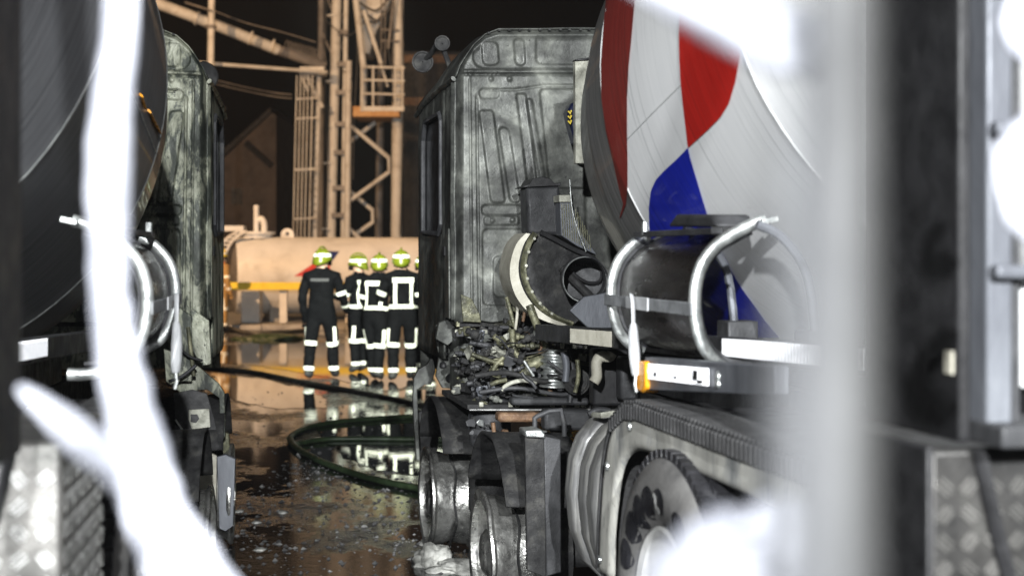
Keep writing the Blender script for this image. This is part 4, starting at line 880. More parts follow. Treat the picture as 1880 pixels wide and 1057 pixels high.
for pts, Y in (([(645, 232), (714, 290), (714, 316), (643, 368)], YT-.1), ([(689, 225), (640, 262)], YT+.6), ([(643, 352), (684, 386), (684, 408), (650, 432)], YT+.8), ([(628, 408), (668, 445)], YT)):
    beam('brace', pts, 8, Y, n=8)
for y in (30, 150, 300, 420):
    MB().lathe(tq(612-.027*(y), y), (0, 0, 1), [(-.03, .15), (-.03, .21), (.03, .21), (.03, .15)], 14).build('flange', M['steel'], tower, 1)
# platform with railing
dk = MB().box(tq(648, 214, YT-.9), tq(741, 206, YT+1.0)).build('platform', M['orange_deck'], tower, 1, 0)
MB().box(tq(666, 204, YT-.93), tq(742, 196, YT-.88)).build('toe_board', M['steel'], dk, 1, 0)
for y in (123, 147, 172): beam('rail', [(666, y), (743, y+2)], 4.5, YT-.9, root=tower)
for x in (664, 685, 726, 739): beam('baluster', [(x, 121), (x, 205)], 4.5, YT-.9)
# inclined chute legs, hopper, pipes above
beam('strut', [(650, -30), (668, 130), (667, 200)], 12, YT-.5); beam('strut', [(668, 20), (700, 118)], 8, YT-.4); beam('strut', [(726, -30), (713, 90)], 5, YT-.5, 'steel_dim'); beam('strut', [(700, 120), (712, 160)], 5, YT-.4)
MB().prism([tq(x, y, YT+.2) for x, y in ((655, -40), (720, -40), (718, 0), (690, 60), (678, 100), (660, 96), (654, 40))], (0, 1.6, 0)).build('hopper', M['steel'], tower, 1, bevel=.05)
for pts in ([(660, 5), (690, 20), (715, -5)], [(662, 18), (695, 38), (720, 8)], [(664, 30), (688, 42), (705, 20)]):
    MB().tube(smooth_path([tq(x, y, YT-.1) for x, y in pts], 5), .035, 6).build('cable', M['bgdark'], tower, 1)
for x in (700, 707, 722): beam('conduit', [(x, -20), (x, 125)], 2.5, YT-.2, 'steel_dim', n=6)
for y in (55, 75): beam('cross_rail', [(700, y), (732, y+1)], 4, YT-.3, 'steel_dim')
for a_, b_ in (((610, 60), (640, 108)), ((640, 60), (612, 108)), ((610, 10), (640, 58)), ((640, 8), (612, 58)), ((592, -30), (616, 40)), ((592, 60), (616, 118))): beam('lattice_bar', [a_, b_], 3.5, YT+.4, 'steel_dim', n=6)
for pts in ([(600, -20), (597, 120), (601, 300), (596, 440)], [(652, -20), (656, 100), (650, 220), (648, 330)], [(630, 130), (646, 150), (640, 210)], [(736, -20), (741, 120), (738, 300), (734, 430)], [(668, 110), (690, 135), (725, 118)], [(600, 40), (640, 66), (676, 30)], [(705, 60), (716, 110), (722, 190)]):
    MB().tube(smooth_path([tq(x, y, YT-.35) for x, y in pts], 5), .018, 5).build('cable', M['bgdark'], tower, 1)
for y in (60, 118, 170, 228, 280, 345, 395): MB().box(tq(622-.035*y, y+4, YT-.28), tq(640-.02*y, y-4, YT-.2)).build('bracket', M['steel_dim'], tower, 1, 0)
# caged ladder
for i, x in enumerate((541, 548, 555, 562, 570)): beam('cage_bar', [(x+4, 138), (x-3, 440)], 2.4, YT-1.5-.25*sin(i*.8), n=5)
for y in (182, 218, 312, 402): beam('cage_hoop', [(543-.02*y+4, y), (585-.02*y+4, y-2)], 5 if y == 312 else 3.5, YT-1.5, n=6)
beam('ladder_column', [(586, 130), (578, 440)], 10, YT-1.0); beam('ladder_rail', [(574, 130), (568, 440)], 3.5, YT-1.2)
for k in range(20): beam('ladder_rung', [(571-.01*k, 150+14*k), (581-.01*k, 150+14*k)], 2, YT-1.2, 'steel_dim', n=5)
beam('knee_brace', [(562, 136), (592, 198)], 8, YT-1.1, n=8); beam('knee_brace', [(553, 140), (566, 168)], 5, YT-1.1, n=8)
MB().box(tq(550, 136, YT-1.6), tq(600, 128, YT-.9)).build('ladder_head', M['steel'], tower, 1, 0)
# conveyor pipe, horizontal pipe and mast
cp0 = onY(300, 12, 45)
cv = empty('conveyor_pipe', (cp0.x, cp0.y, 0), 'inclined conveyor pipe sloping down into the tower', 'pipe')
cl = lambda x, y, Y: onY(x, y, Y)-Vector((cp0.x, cp0.y, 0))
MB().tube([cl(260, -4, 45), cl(400, 48, 46), cl(510, 92, 47)], .17, 14).build('conveyor_tube', M['steel'], cv, 1)
MB().tube([cl(510, 92, 47), cl(596, 122, 47.6)], .16, 14).build('conveyor_tail', M['steel_dim'], cv, 1)
for x in (362, 460, 500): MB().lathe(cl(x, 12+.366*(x-300)-.5, 45.7), (1, .1, -.37), [(-.03, .17), (-.03, .22), (.03, .22), (.03, .17)], 14).build('flange', M['steel'], cv, 1)
for i in range(12):
    MB().tube(smooth_path([cl(520+6*i, 96+1.8*i, 47), cl(527+6*i, 74+1.6*i, 47), cl(533+6*i, 100+1.8*i, 47)], 3), .012, 5).build('cable_loop', M['steel_dim'], cv, 1)
MB().tube(smooth_path([cl(392, 20, 46), cl(450, 42, 46.5), cl(520, 60, 47), cl(580, 78, 47.5)], 4), .02, 5).build('cable', M['steel_dim'], cv, 1)
hp0 = onY(350, 116, 44)
hp = empty('pipe_bridge', (hp0.x, hp0.y, 0), 'thin horizontal pipe running from the mast to the tower', 'pipe')
hl = lambda x, y, Y: onY(x, y, Y)-Vector((hp0.x, hp0.y, 0))
MB().tube([hl(290, 110, 44), hl(600, 133, 46.5)], .055, 8).build('bridge_pipe', M['steel'], hp, 1)
for yy in (146, 153): MB().tube(smooth_path([hl(382, yy-2, 44), hl(440, yy+12, 45), hl(500, yy+24, 46), hl(536, yy+28, 46)], 4), .018, 5).build('cable', M['steel_dim'], hp, 1)
ms0 = ground(384, 566); ms0 = onY(384, 560, 44)
mast = empty('mast', (ms0.x, ms0.y, 0), 'slim round mast standing behind the ladder end of the tank', 'mast')
ml = lambda x, y, Y=44: onY(x, y, Y)-Vector((ms0.x, ms0.y, 0))
MB().tube([ml(389, -30), ml(382, 400), ml(380, 582)], .10, 10).build('mast_pole', M['steel'], mast, 1)
MB().lathe(ml(387, 50), (0, 0, 1), [(-.05, .1), (-.05, .17), (.05, .17), (.05, .1)], 12).build('mast_collar', M['steel_dim'], mast, 1)
MB().tube([ml(388, 20, 43.7), ml(340, 5, 44), ], .03, 6).build('mast_arm', M['steel_dim'], mast, 1)
st = MB().box(onY(378, 345, 43), onY(406, 585, 43.9)).build('switch_cabinet', M['brickwall'], None, 1, bevel=.03); tag(st, 'brown upright cabinet wall beside the mast behind the ladder', 'cabinet')
# gabled house in the dark
hY = 68; g0 = onY(450, 560, hY)
house = empty('gabled_house', (g0.x, g0.y, 0), 'dim brown gabled house wall far behind the tower', 'house')
hw = lambda x, y: onY(x, y, hY)-Vector((g0.x, g0.y, 0))
a, b, c3 = hw(392, 300), hw(507, 300), hw(507, 212)
MB().prism([Vector((a.x, 0, 0)), Vector((b.x, 0, 0)), Vector((b.x, 0, c3.z)), Vector((c3.x-.2, 0, c3.z+.1)), Vector((a.x, 0, a.z-.2))], (0, 6, 0)).build('house_wall', M['brickwall'], house, 1, 0)
MB().prism([Vector((a.x-.4, -.3, a.z-.5)), Vector((c3.x-.2, -.3, c3.z+.1)), Vector((c3.x-.2, -.3, c3.z+.35)), Vector((a.x-.4, -.3, a.z-.2))], (0, 6.6, 0)).build('house_roof', M['rooft'], house, 1, 0)
MB().tube([hw(452, 262)+Vector((0, -.1, 0)), hw(500, 305)+Vector((0, -.1, 0))], .16, 6).build('roof_beam', M['rooft'], house, 1)
MB().box(hw(425, 375)+Vector((0, -.06, 0)), hw(445, 345)+Vector((0, .1, 0))).build('house_window', M['bgdark'], house, 1, 0)
MB().box(hw(394, 214)+Vector((0, -3, 0)), hw(436, 208)+Vector((0, -2.8, 0))).build('floodlight_arm', M['steel_dim'], house, 1, 0)
sh0 = onY(800, 560, 60); shd = empty('storage_shed', (sh0.x, sh0.y, 0), 'dark brown storage shed beyond the tower', 'shed')
sl = lambda x, y: onY(x, y, 60)-Vector((sh0.x, sh0.y, 0))
p, q = sl(740, 420), sl(1010, 95); MB().box((p.x, 0, 0), (q.x, 4, q.z)).build('shed_wall', M['rooft'], shd, 1, 0)
for yy in (108, 186): p, q = sl(738, yy+8), sl(1012, yy-6); MB().box((p.x, -.12, p.z), (q.x, -.01, q.z)).build('shed_rail', M['rust'], shd, 1, 0)

# ================================================================== hoses and debris on the ground
M['hose'] = mk('wet_dark_green_hose', [(.3, (.012,.022,.010)), (.6, (.03,.05,.022)), (.8, (.06,.085,.04))], 9, 8, (.3, .55), 0, .2, 120)
M['hose2'] = mk('wet_grey_hose', [(.3, (.02,.02,.018)), (.6, (.05,.048,.042)), (.8, (.09,.085,.07))], 9, 8, (.3, .55), 0, .2, 120)
M['foam'] = mk('grey_white_ash_foam', [(.3, (.22,.22,.20)), (.5, (.44,.44,.41)), (.7, (.62,.62,.58))], 14, 9, (.7, .95), 0, .5, 60)
def hose(name, pts, r, mat, label, k=8):
    P = smooth_path([ground(x, y, r*.8) for x, y in pts], k); z0 = P[0].copy(); z0.z = 0
    P = [p+Vector((0, 0, gz(p.y)))-z0 for p in P]
    o = MB().tube(P, [(r*.8, r) for _ in P], 10, flat=(0, 0, 1)).build(name, M[mat], None, 1, 60, loc=z0); return tag(o, label, 'hose', 'fire hoses on the wet yard')
hose('fire_hose', [(830, 762), (760, 764), (690, 768), (620, 774), (570, 783), (540, 796), (533, 806), (545, 822), (580, 842), (630, 862), (690, 880), (770, 896), (850, 905)], .034, 'hose', 'dark green fire hose lying in a wide loop on the wet ground')
hose('fire_hose', [(545, 815), (556, 812), (600, 806), (660, 805), (760, 806), (850, 808)], .03, 'hose', 'dark green fire hose running straight through the loop')
hose('fire_hose', [(330, 668), (400, 675), (470, 683), (550, 699), (640, 715), (720, 731), (800, 748)], .034, 'hose2', 'grey fire hose stretched across the yard behind the loop')
hose('fire_hose', [(360, 582), (400, 592), (430, 604), (470, 612), (560, 606)], .06, 'hose2', 'dark hose lying below the kerb of the tank bay', 6)
rm = random.Random(5)
def lump(name, c, size, mat, sd, sub=4):
    bm = bmesh.new(); bmesh.ops.create_icosphere(bm, subdivisions=sub, radius=1)
    for v in bm.verts:
        d = 1+.55*noise.noise(v.co*1.3+Vector((sd, 0, 0)))+.25*noise.noise(v.co*3.7+Vector((0, sd, 0)))+.10*noise.noise(v.co*9+Vector((0, 0, sd)))
        v.co = Vector((v.co.x*size[0], v.co.y*size[1], max(v.co.z, -.25)*size[2]))*d
    me = bpy.data.meshes.new(name); bm.to_mesh(me); bm.free(); me.materials.append(M[mat]); me.shade_smooth()
    o = bpy.data.objects.new(name, me); COL.objects.link(o); o.location = c; return o
def gp(x, y): p = ground(x, y); p.z = gz(p.y); return p
tag(lump('ash_lump', gp(793, 1034)+Vector((0, 0, .02)), (.11, .12, .095), 'foam', 1.3), 'tall pale clump of ash foam beside the bare front wheel', 'debris')
tag(lump('ash_lump', gp(846, 1046)+Vector((0, 0, .01)), (.16, .13, .05), 'foam', 5.1), 'long flat pale ash foam slab beside the taller clump', 'debris')
tag(lump('ash_lump', gp(782, 996), (.05, .08, .02), 'foam', 9.1, 3), 'small pale ash flake on the ground near the front wheel', 'debris')
P = smooth_path([gp(872, 1036)+Vector((0, 0, .02)), gp(885, 1033)+Vector((0, 0, .03)), gp(905, 1028)+Vector((0, 0, .03))], 4)
tag(MB().tube(P, .008, 6).build('bent_rod', M['olive']), 'thin olive rod lying beside the ash slab', 'rod')
def puddle_mat():
    m = mk('standing_water', [(.4, (.004,.004,.0045)), (.7, (.010,.010,.011))], 3, 6, (.0, .035), 0, .02, 9, stretch=(1, .5, 1), spec=.75); return m
M['water'] = puddle_mat()
def puddle(pts, sd):
    P = smooth_path([ground(x, y, 0) for x, y in pts]+[ground(*pts[0], 0)], 9)[:-1]; out = []
    c = sum(P, Vector())/len(P)
    for i, p in enumerate(P):
        d = p-c; k = 1+.16*noise.noise(Vector((p.x*2.2, p.y*1.2, sd)))+.10*noise.noise(Vector((p.x*7, p.y*4, sd))); q = c+d*k; out.append(Vector((q.x, q.y, .004)))
    me = MB(); me.add(out, [tuple(range(len(out)))]); o = me.build('puddle', M['water'], None, 1, 0); tag(o, None, kind='structure')
puddle([(585, 786), (640, 778), (720, 772), (800, 772), (830, 800), (820, 850), (770, 872), (700, 862), (640, 842), (600, 815)], 1.0)
puddle([(398, 640), (470, 630), (600, 634), (720, 640), (800, 660), (790, 700), (700, 712), (590, 690), (480, 672), (400, 664)], 2.0)
puddle([(400, 690), (470, 694), (540, 712), (600, 735), (560, 752), (470, 744), (400, 720)], 3.0)
# uncountable cinders
mb = MB()
for i in range(2600):
    x = rm.uniform(-2.0, .0); y = rm.uniform(7.6, 13) if i % 3 else rm.uniform(13, 20)
    if y > 13: x = rm.uniform(-4.5, 0)
    c = Vector((x, y, gz(y))); r = rm.choice((.004, .006, .008, .010, .014, .022)); h = r*rm.uniform(.3, .9); a = rm.uniform(0, 6)
    vs = [c+Vector((r*cos(a+k*2*pi/5)*rm.uniform(.5, 1.3), r*sin(a+k*2*pi/5)*rm.uniform(.5, 1.3), 0)) for k in range(5)]+[c+Vector((rm.uniform(-.3, .3)*r, 0, h))]
    mb.add(vs, [(k, (k+1) % 5, 5) for k in range(5)])
o = mb.build('cinders', mk('grey_cinders', [(.3, (.02,.02,.02)), (.5, (.08,.08,.08)), (.72, (.32,.32,.31))], 8, 4, (.6, .9), 0, .2, 40), None, 1, 0); tag(o, 'grey cinders and flakes strewn over the wet yard', 'cinders', kind='stuff')
for x, y, sd in ((470, 958, 2.2), (440, 938, 3.3), (478, 1008, 4.4), (520, 940, 6.1)):
    tag(lump('cinder_flake', gp(x, y), (.035, .06, .010), 'foam', sd, 2), 'small pale flake of ash lying on the sooty ground', 'debris', 'pale flakes on the ground')
tag(lump('weed_heap', gp(500, 622), (.75, .55, .10), 'hose', 3.7, 4), 'low dark heap of sodden litter below the kerb', 'heap')

# ================================================================== firefighters
M['suit'] = mk('dark_turnout_cloth', [(.3, (.0018,.002,.0026)), (.6, (.0042,.0045,.0055)), (.8, (.008,.0085,.0095))], 9, 8, (.7, .9), 0, .3, 60, spec=.06)
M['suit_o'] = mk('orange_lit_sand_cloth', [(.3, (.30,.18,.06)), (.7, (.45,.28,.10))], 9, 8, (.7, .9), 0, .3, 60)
M['skin'] = mk('skin', [(.3, (.42,.26,.19)), (.7, (.5,.32,.24))], 9, 4, (.5, .6), 0, 0)
M['helmet'] = mk('lime_yellow_helmet', [(.3, (.09,.115,.006)), (.7, (.17,.19,.012))], 6, 4, (.25, .4), 0, 0)
M['helmet_y'] = mk('yellow_helmet', [(.3, (.75,.52,.02)), (.7, (.85,.62,.03))], 6, 4, (.25, .4), 0, 0)
M['band'] = mk('silver_lime_reflective_band', [(.3, (.90,.92,.80)), (.7, (.95,.96,.88))], 30, 4, (.6, .7), 0, 0)
M['red'] = mk('red_cloth', [(.3, (.5,.02,.02)), (.7, (.6,.04,.03))], 9, 4, (.7, .8), 0, .2, 60)
M['collar_grey'] = mk('faded_grey_lettering_band', [(.3, (.03,.03,.033)), (.7, (.06,.06,.065))], 40, 4, (.7, .8), 0, 0)
def person(label, x, py_head, Y, yaw, arms, legs=0.0, bands='back', helm='helmet', suit='suit', scale=1.0, lean=0.0, turn=0.0, group='firefighters gathered in the yard'):
    """arms: for left/right (elbow, wrist) offsets from the shoulder; faces +Y when yaw = 0"""
    base = onY(x, HY, Y); base.z = 0 if Y < 36 else .115
    J = {}; V = []; E = []; Rr = []
    def j(n, p, r, par=None):
        J[n] = len(V); V.append(Vector(p)); Rr.append(r if isinstance(r, tuple) else (r, r))
        if par: E.append((J[par], J[n]))
    ln = lean
    j('pelvis', (0, 0, .96), (.175, .145)); j('waist', (0, ln*.3, 1.12), (.175, .14), 'pelvis'); j('chest', (0, ln*.7, 1.31), (.205, .155), 'waist'); j('upper', (0, ln, 1.45), (.165, .125), 'chest')
    j('neck', (0, ln+.01, 1.55), (.075, .075), 'upper'); j('head', (0, ln+.03, 1.65), (.088, .10), 'neck'); j('crown', (0, ln+.03, 1.74), (.075, .085), 'head')
    for sd, nm in ((-1, 'l'), (1, 'r')):
        e, w_ = arms[0 if sd < 0 else 1]
        sh = Vector((sd*.205, ln, 1.44)); j('sh'+nm, sh, (.092, .092), 'upper')
        j('ua'+nm, sh+Vector((sd*e[0], e[1], e[2]))*.5, (.083, .083), 'sh'+nm); j('el'+nm, sh+Vector((sd*e[0], e[1], e[2])), (.072, .072), 'ua'+nm)
        el = V[J['el'+nm]]; wr = el+Vector((sd*w_[0], w_[1], w_[2])); j('wr'+nm, wr, (.056, .056), 'el'+nm)
        d = (wr-el).normalized(); pm = wr+d*.085; j('pm'+nm, pm, (.042, .030), 'wr'+nm)
        sdv = d.cross(Vector((0, 0, 1))); sdv = sdv.normalized() if sdv.length > .2 else Vector((0, 1, 0)); up = sdv.cross(d).normalized()
        for q in range(4):
            b = pm+d*.035+sdv*(.027*(q-1.5)); L_ = (.055, .068, .065, .05)[q]
            j('f%d%s' % (q, nm), b, (.012, .012), 'pm'+nm); j('g%d%s' % (q, nm), b+d*L_*.55-up*.012, (.0115, .0115), 'f%d%s' % (q, nm)); j('h%d%s' % (q, nm), b+d*L_*.85-up*.035, (.010, .010), 'g%d%s' % (q, nm))
        tb = wr+d*.05-sdv*.035; j('t'+nm, tb, (.014, .014), 'wr'+nm); j('t2'+nm, tb+d*.04-sdv*.02-up*.015, (.012, .012), 't'+nm)
        sp = .105+legs*.03; st = legs*.10*sd
        j('hip'+nm, (sd*.10, 0, .86), (.125, .135), 'pelvis'); j('th'+nm, (sd*(.11+sp)/2*1.02, st*.3, .68), (.108, .112), 'hip'+nm)
        j('kn'+nm, (sd*sp, st*.55+.015, .49), (.088, .092), 'th'+nm); j('ca'+nm, (sd*sp*1.03, st*.8-.01, .30), (.088, .09), 'kn'+nm); j('an'+nm, (sd*sp*1.05, st-.015, .10), (.07, .075), 'ca'+nm)
        j('ft'+nm, (sd*sp*1.12, st+.13, .05), (.052, .045), 'an'+nm)
    me = bpy.data.meshes.new('body'); me.from_pydata([tuple(v) for v in V], E, [])
    o = bpy.data.objects.new('person', me); COL.objects.link(o)
    o.modifiers.new('skin', 'SKIN'); o.modifiers.new('sub', 'SUBSURF').levels = 2
    sk = me.skin_vertices[0].data
    for i, r in enumerate(Rr): sk[i].radius = r; sk[i].use_root = (i == 0)
    dg = bpy.context.evaluated_depsgraph_get(); m2 = bpy.data.meshes.new_from_object(o.evaluated_get(dg)); o.modifiers.clear(); o.data = m2
    m2.materials.clear(); m2.materials.append(M[suit]); m2.materials.append(M['skin']); m2.materials.append(M['rubber']); m2.shade_smooth()
    for v in m2.vertices:                    # cloth folds
        if v.co.z < 1.5: v.co += v.normal*(.012*noise.noise(Vector((v.co.x*6, v.co.y*6, v.co.z*13)))+.006*noise.noise(v.co*22))
    for f in m2.polygons:
        z = f.center.z
        if z > 1.575 : f.material_index = 1
        elif z < .17: f.material_index = 2
    bvh = BVHTree.FromPolygons([v.co for v in m2.vertices], [p.vertices for p in m2.polygons])
    def band(nm, a, b, t, h, par=o, mat='band'):
        """ring round a limb, laid on the cloth"""
        a = V[J[a]]; b = V[J[b]]; c = a.lerp(b, t); ax = (b-a).normalized(); e1 = ax.orthogonal().normalized(); e2 = ax.cross(e1); N = 22; vs = []
        for k in (-1, 1):
            cc = c+ax*(h/2*k)
            for i in range(N):
                d = e1*cos(2*pi*i/N)+e2*sin(2*pi*i/N); hit = bvh.ray_cast(cc, d, .4)
                vs.append((hit[0] if hit[0] is not None else cc+d*.1)+d*.007)
        MB().add(vs, [(i, (i+1) % N, N+(i+1) % N, N+i) for i in range(N)]).build(nm, M[mat], par, 1, 60)
    def strip(nm, pts, wd, dirv, mat='band'):
        """strip of tape laid on the cloth, seen along dirv"""
        dv = Vector(dirv).normalized(); vs = []; P = [Vector(p) for p in pts]; Q = []
        for a, b in zip(P, P[1:]):
            for i in range(7): Q.append(a.lerp(b, i/7))
        Q.append(P[-1])
        for i, q in enumerate(Q):
            t = (Q[min(i+1, len(Q)-1)]-Q[max(i-1, 0)]).normalized(); sd = t.cross(dv).normalized()
            for k in (-.5, 0, .5):
                s_ = q+sd*wd*k-dv*.6; hit = bvh.ray_cast(s_, dv, 1.2); vs.append((hit[0] if hit[0] is not None else q)-dv*.008)
        MB().add(vs, [(3*i+k, 3*i+k+1, 3*i+k+4, 3*i+k+3) for i in range(len(Q)-1) for k in (0, 1)]).build(nm, M[mat], o, 1, 60)
    if bands in ('back', 'side'):
        strip('shoulder_band', [(-.15, 0, 1.415), (.15, 0, 1.415)], .065, (0, 1, 0)); band('waist_band', 'pelvis', 'waist', .5, .052)
        for sx in (-.115, .115): strip('back_band', [(sx, 0, 1.40), (sx, 0, 1.07)], .042, (0, 1, 0))
        for nm in 'lr': band('sleeve_band', 'sh'+nm, 'el'+nm, .78, .06); band('cuff_band', 'el'+nm, 'wr'+nm, .72, .05)
    else:
        strip('collar_strip', [(-.13, 0, 1.40), (.13, 0, 1.40)], .04, (0, 1, 0), 'collar_grey'); band('cuff_band', 'elr', 'wrr', .7, .05); band('sleeve_band', 'shr', 'elr', .85, .05)
    for nm, sd in (('l', -1), ('r', 1)):
        band('knee_band', 'th'+nm, 'kn'+nm, .9, .06); band('hem_band', 'ca'+nm, 'an'+nm, .72, .055)
        strip('leg_band', [(V[J['kn'+nm]].x+sd*.055, 0, .52), (V[J['th'+nm]].x+sd*.05, 0, .74)], .045, (-.35*sd, 1, 0))
    # helmet with neck guard, rim and stripe
    hc = V[J['head']]+Vector((0, .0, .055)); Rz = Matrix.Rotation(turn, 3, 'Z')
    def hp(a, b):
        th = 2*pi*a; ph = b*pi*.56; rx, ry, rz = .124, .15, .135
        y = -cos(th)*sin(ph)*ry; x_ = sin(th)*sin(ph)*rx; z = cos(ph)*rz
        fl = sstep(.86, 1, b); z -= .075*fl*max(0, cos(th)); y -= .012*fl*cos(th)
        return hc+Rz @ Vector((x_*(1+.10*fl), y*(1+.10*fl), z))
    hm = MB().grid(hp, 28, 14, closeu=True).build('helmet', M[helm], o, 1, 50, solid=.006)
    MB().grid(lambda a, b: hc+Rz @ (Vector((sin(2*pi*a)*.126, -cos(2*pi*a)*.152, 0))*(1-.06*b)+Vector((0, 0, .02+.045*b))), 28, 2, closeu=True).build('helmet_band', M['band'], hm, 1, 50)
    MB().grid(lambda a, b: hc+Rz @ (Vector((cos(.55+a*(pi-1.1))*.128, sin(.55+a*(pi-1.1))*.158, -.02-.085*b))), 14, 3).build('visor', M['glass'], hm, 1, 50, solid=.004)
    MB().tube([hc+Rz @ Vector((0, -.155+.0*i, .02)) if i == 0 else hc+Rz @ Vector((0, -.158*cos(i*.3), .02+.145*sin(i*.3)*.98)) for i in range(10)], .012, 6).build('helmet_ridge', M[helm], hm, 1)
    if suit == 'suit_o': band('collar', 'upper', 'neck', .6, .10, mat='red')
    nose = V[J['head']]+Rz @ Vector((0, .105, -.005)); MB().lathe(nose, Rz @ Vector((0, 1, -.2)), [(-.03, .02), (.0, .016), (.018, .006), (.02, .001)], 8).build('nose', M['skin'], o, 1)
    o.location = base; o.rotation_euler = (0, 0, yaw); o.scale = (scale,)*3
    return tag(o, label, 'person', group)
DOWN = (((.06, -.02, -.29), (-.01, .09, -.25)),)*2
person('person in plain dark jacket and lime helmet with bands only at the knees', 590, 462, 21.8, radians(-6), (((.075, -.03, -.28), (-.02, .07, -.26)), ((.08, .04, -.27), (.02, .17, -.17))), 1.3, 'plain', scale=1.03, lean=.03, turn=-.25)
person('person turned sideways with bent arms between the plain jacket and banded backs', 660, 478, 22.9, radians(50), (((.05, .07, -.27), (-.04, .24, .02)), ((.06, .1, -.26), (-.05, .22, .05))), .3, 'side', scale=.98, turn=.3)
person('person in banded turnout coat leaning forward beside the sideways-turned person', 690, 470, 21.6, radians(-20), (((.08, .05, -.27), (-.04, .18, -.15)), ((.09, .05, -.27), (-.08, .18, -.12))), -.9, 'back', scale=.985, lean=.09, turn=.35)
person('person in banded turnout coat with elbows out close to the burnt cab', 738, 468, 21.5, radians(14), (((.10, .03, -.27), (-.06, .18, -.13)), ((.08, .05, -.27), (-.05, .18, -.13))), 1.0, 'back', scale=1.02, lean=.03, turn=-.2)
person('person with lime helmet half hidden behind the burnt cab side', 778, 476, 22.6, radians(20), DOWN, .3, 'back', scale=.98)
person('person in yellow helmet and red collar standing by the tank ladder', 404, 446, 35.4, radians(-40), DOWN, .3, 'back', 'helmet_y', 'suit_o', 1.05, group=None)

# ================================================================== mobile fence at the photographer, with torn white sheeting
M['fence'] = mk('galvanised_fence_tube', [(.3, (.040,.040,.0395)), (.6, (.054,.054,.053)), (.8, (.07,.07,.07))], 20, 6, (.5, .7), .2, .1, 60)
M['fence_dark'] = mk('dark_coated_fence_tube', [(.3, (.004,.004,.005)), (.7, (.008,.008,.01))], 20, 6, (.7, .9), .0, .1, 60)
M['sheet'] = mk('torn_white_sheeting', [(.3, (.29,.30,.345)), (.7, (.38,.39,.435))], 8, 6, (.5, .7), 0, .3, 30)
M['veil'] = mk('grey_white_veil', [(.3, (.078,.08,.085)), (.7, (.10,.103,.109))], 12, 6, (.6, .8), 0, .3, 60)
def fence_post(x, Y, r, mat, label):
    p = onY(x, HY, Y); b = empty('fence_post', (p.x, p.y, gz(p.y)), label, 'post')
    MB().tube([(0, 0, .12), (0, 0, 2.3)], r, 20).build('post_tube', M[mat], b, 1)
    MB().tube([(0, 0, 2.3), (0, 0, 2.32)], [r*1.1, r*.9], 20).build('post_top', M['black'], b, 1)
    MB().box((-.11, -.35, 0), (.11, .35, .12)).build('post_foot', M['rubber'], b, 1, bevel=.02)
fence_post(1548, .60, .0145, 'fence', 'blurred pale grey fence tube beside the mixer drum')
def ribbon(label, pts, Y, widths, th=.006, cat='sheeting', sd=0.0, name='torn_sheeting', mat='sheet'):
    """crumpled strip of sheeting: folded cross-section that twists along its run"""
    pts3 = smooth_path([onY(x, y, Y[i] if isinstance(Y, (list, tuple)) else Y) for i, (x, y) in enumerate(pts)], 8); n = len(pts3)
    yy = Y if isinstance(Y, (int, float)) else sum(Y)/len(Y); org = pts3[0].copy()
    vs = []; NC = 16
    for i, p in enumerate(pts3):
        t = (pts3[min(i+1, n-1)]-pts3[max(i-1, 0)]).normalized(); sdv = t.cross(Vector((0, 1, 0))).normalized(); dep = t.cross(sdv).normalized()
        k = i/(n-1)*(len(widths)-1); a = int(min(k, len(widths)-2)); wd = (widths[a]+(widths[a+1]-widths[a])*(k-a))*yy/F/2
        for q in range(NC):
            an = 2*pi*q/NC; f = cos(an); e = sin(an)
            fold = .22*wd*noise.noise(Vector((f*3+sd, i*.12, sd)))+.5*wd*sin(f*5+i*.2+sd)*.25
            vs.append(p-org+sdv*(wd*f*(1+.14*noise.noise(Vector((i*.33, f*2, sd)))))+dep*(fold+e*(th+wd*.22)))
    mb = MB(); mb.add(vs, [(i*NC+q, i*NC+(q+1) % NC, (i+1)*NC+(q+1) % NC, (i+1)*NC+q) for i in range(n-1) for q in range(NC)]+[tuple(range(NC-1, -1, -1)), tuple((n-1)*NC+q for q in range(NC))])
    return tag(mb.build(name, M[mat], None, 1, 60, loc=org), label, cat)
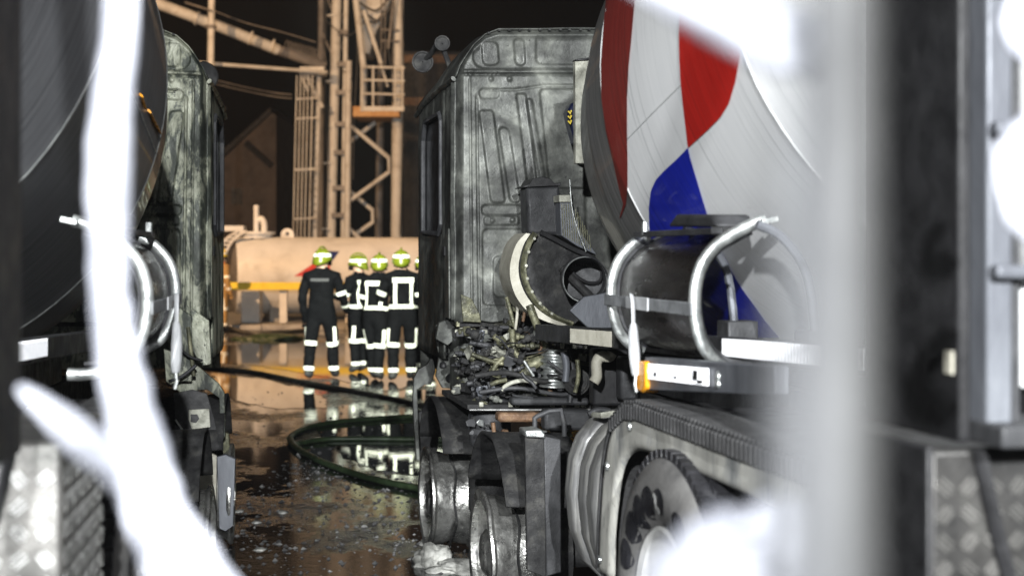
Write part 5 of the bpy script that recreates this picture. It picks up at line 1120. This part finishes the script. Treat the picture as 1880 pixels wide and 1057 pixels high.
ribbon('long blurred white strip hanging in front of the grey drum', [(226, -120), (222, 40), (206, 200), (199, 330), (200, 450), (204, 560), (216, 650), (238, 750), (262, 850), (290, 950), (345, 1057), (400, 1200)], 1.35, [62, 64, 76, 78, 70, 74, 84, 92, 105, 122, 160, 200], sd=1)
ribbon('short blurred white strip branching off the long hanging strip', [(38, 712), (90, 755), (150, 805), (215, 862), (262, 930)], [1.30, 1.30, 1.32, 1.37, 1.44], [18, 48, 66, 84, 90], sd=4)
ribbon('blurred white strip slanting across the top of the striped drum', [(1130, -60), (1230, -10), (1330, 40), (1430, 75), (1510, 100), (1535, 120)], [1.0, .98, .95, .92, .9, .88], [56, 80, 100, 125, 115, 40], sd=7)
ribbon('rounded blurred white tuft in front of the rear tyre', [(1240, 1190), (1300, 1100), (1370, 1040), (1425, 990), (1440, 930)], [.9, .9, .88, .86, .85], [220, 260, 250, 210, 110], sd=10)
ribbon('thin pale rope added to blur beside the grey fence tube', [(1492, -150), (1490, 250), (1484, 560), (1478, 800), (1476, 1250)], .34, [78, 86, 100, 112, 120], sd=13, name='added_veil', cat='veil', mat='veil')  # strip added as a blurred pale veil beside the tube
ribbon('white scrap blown against the aluminium ladder post', [(1930, 200), (1880, 260), (1850, 300), (1880, 390), (1930, 440)], 1.6, [60, 80, 60, 80, 60], sd=16)
ribbon('small white scrap above the ladder rung', [(1910, 110), (1872, 70), (1855, 30), (1880, -30)], 1.7, [50, 60, 40, 40], sd=19)

# ================================================================== thin smoke in the air
hz_ = MB().box((-45, -14, -1), (45, 80, 16)).build('haze', bpy.data.materials.new('thin_smoke'), None, 1, 0)
hm_ = hz_.data.materials[0]; hm_.use_nodes = True; hm_.node_tree.nodes.remove(hm_.node_tree.nodes['Principled BSDF'])
pv = hm_.node_tree.nodes.new('ShaderNodeVolumePrincipled'); pv.inputs['Density'].default_value = .0004; pv.inputs['Color'].default_value = (.85, .87, .9, 1)
hm_.node_tree.links.new(pv.outputs[0], hm_.node_tree.nodes['Material Output'].inputs['Volume']); tag(hz_, 'thin smoke hanging over the yard', 'smoke', kind='stuff')
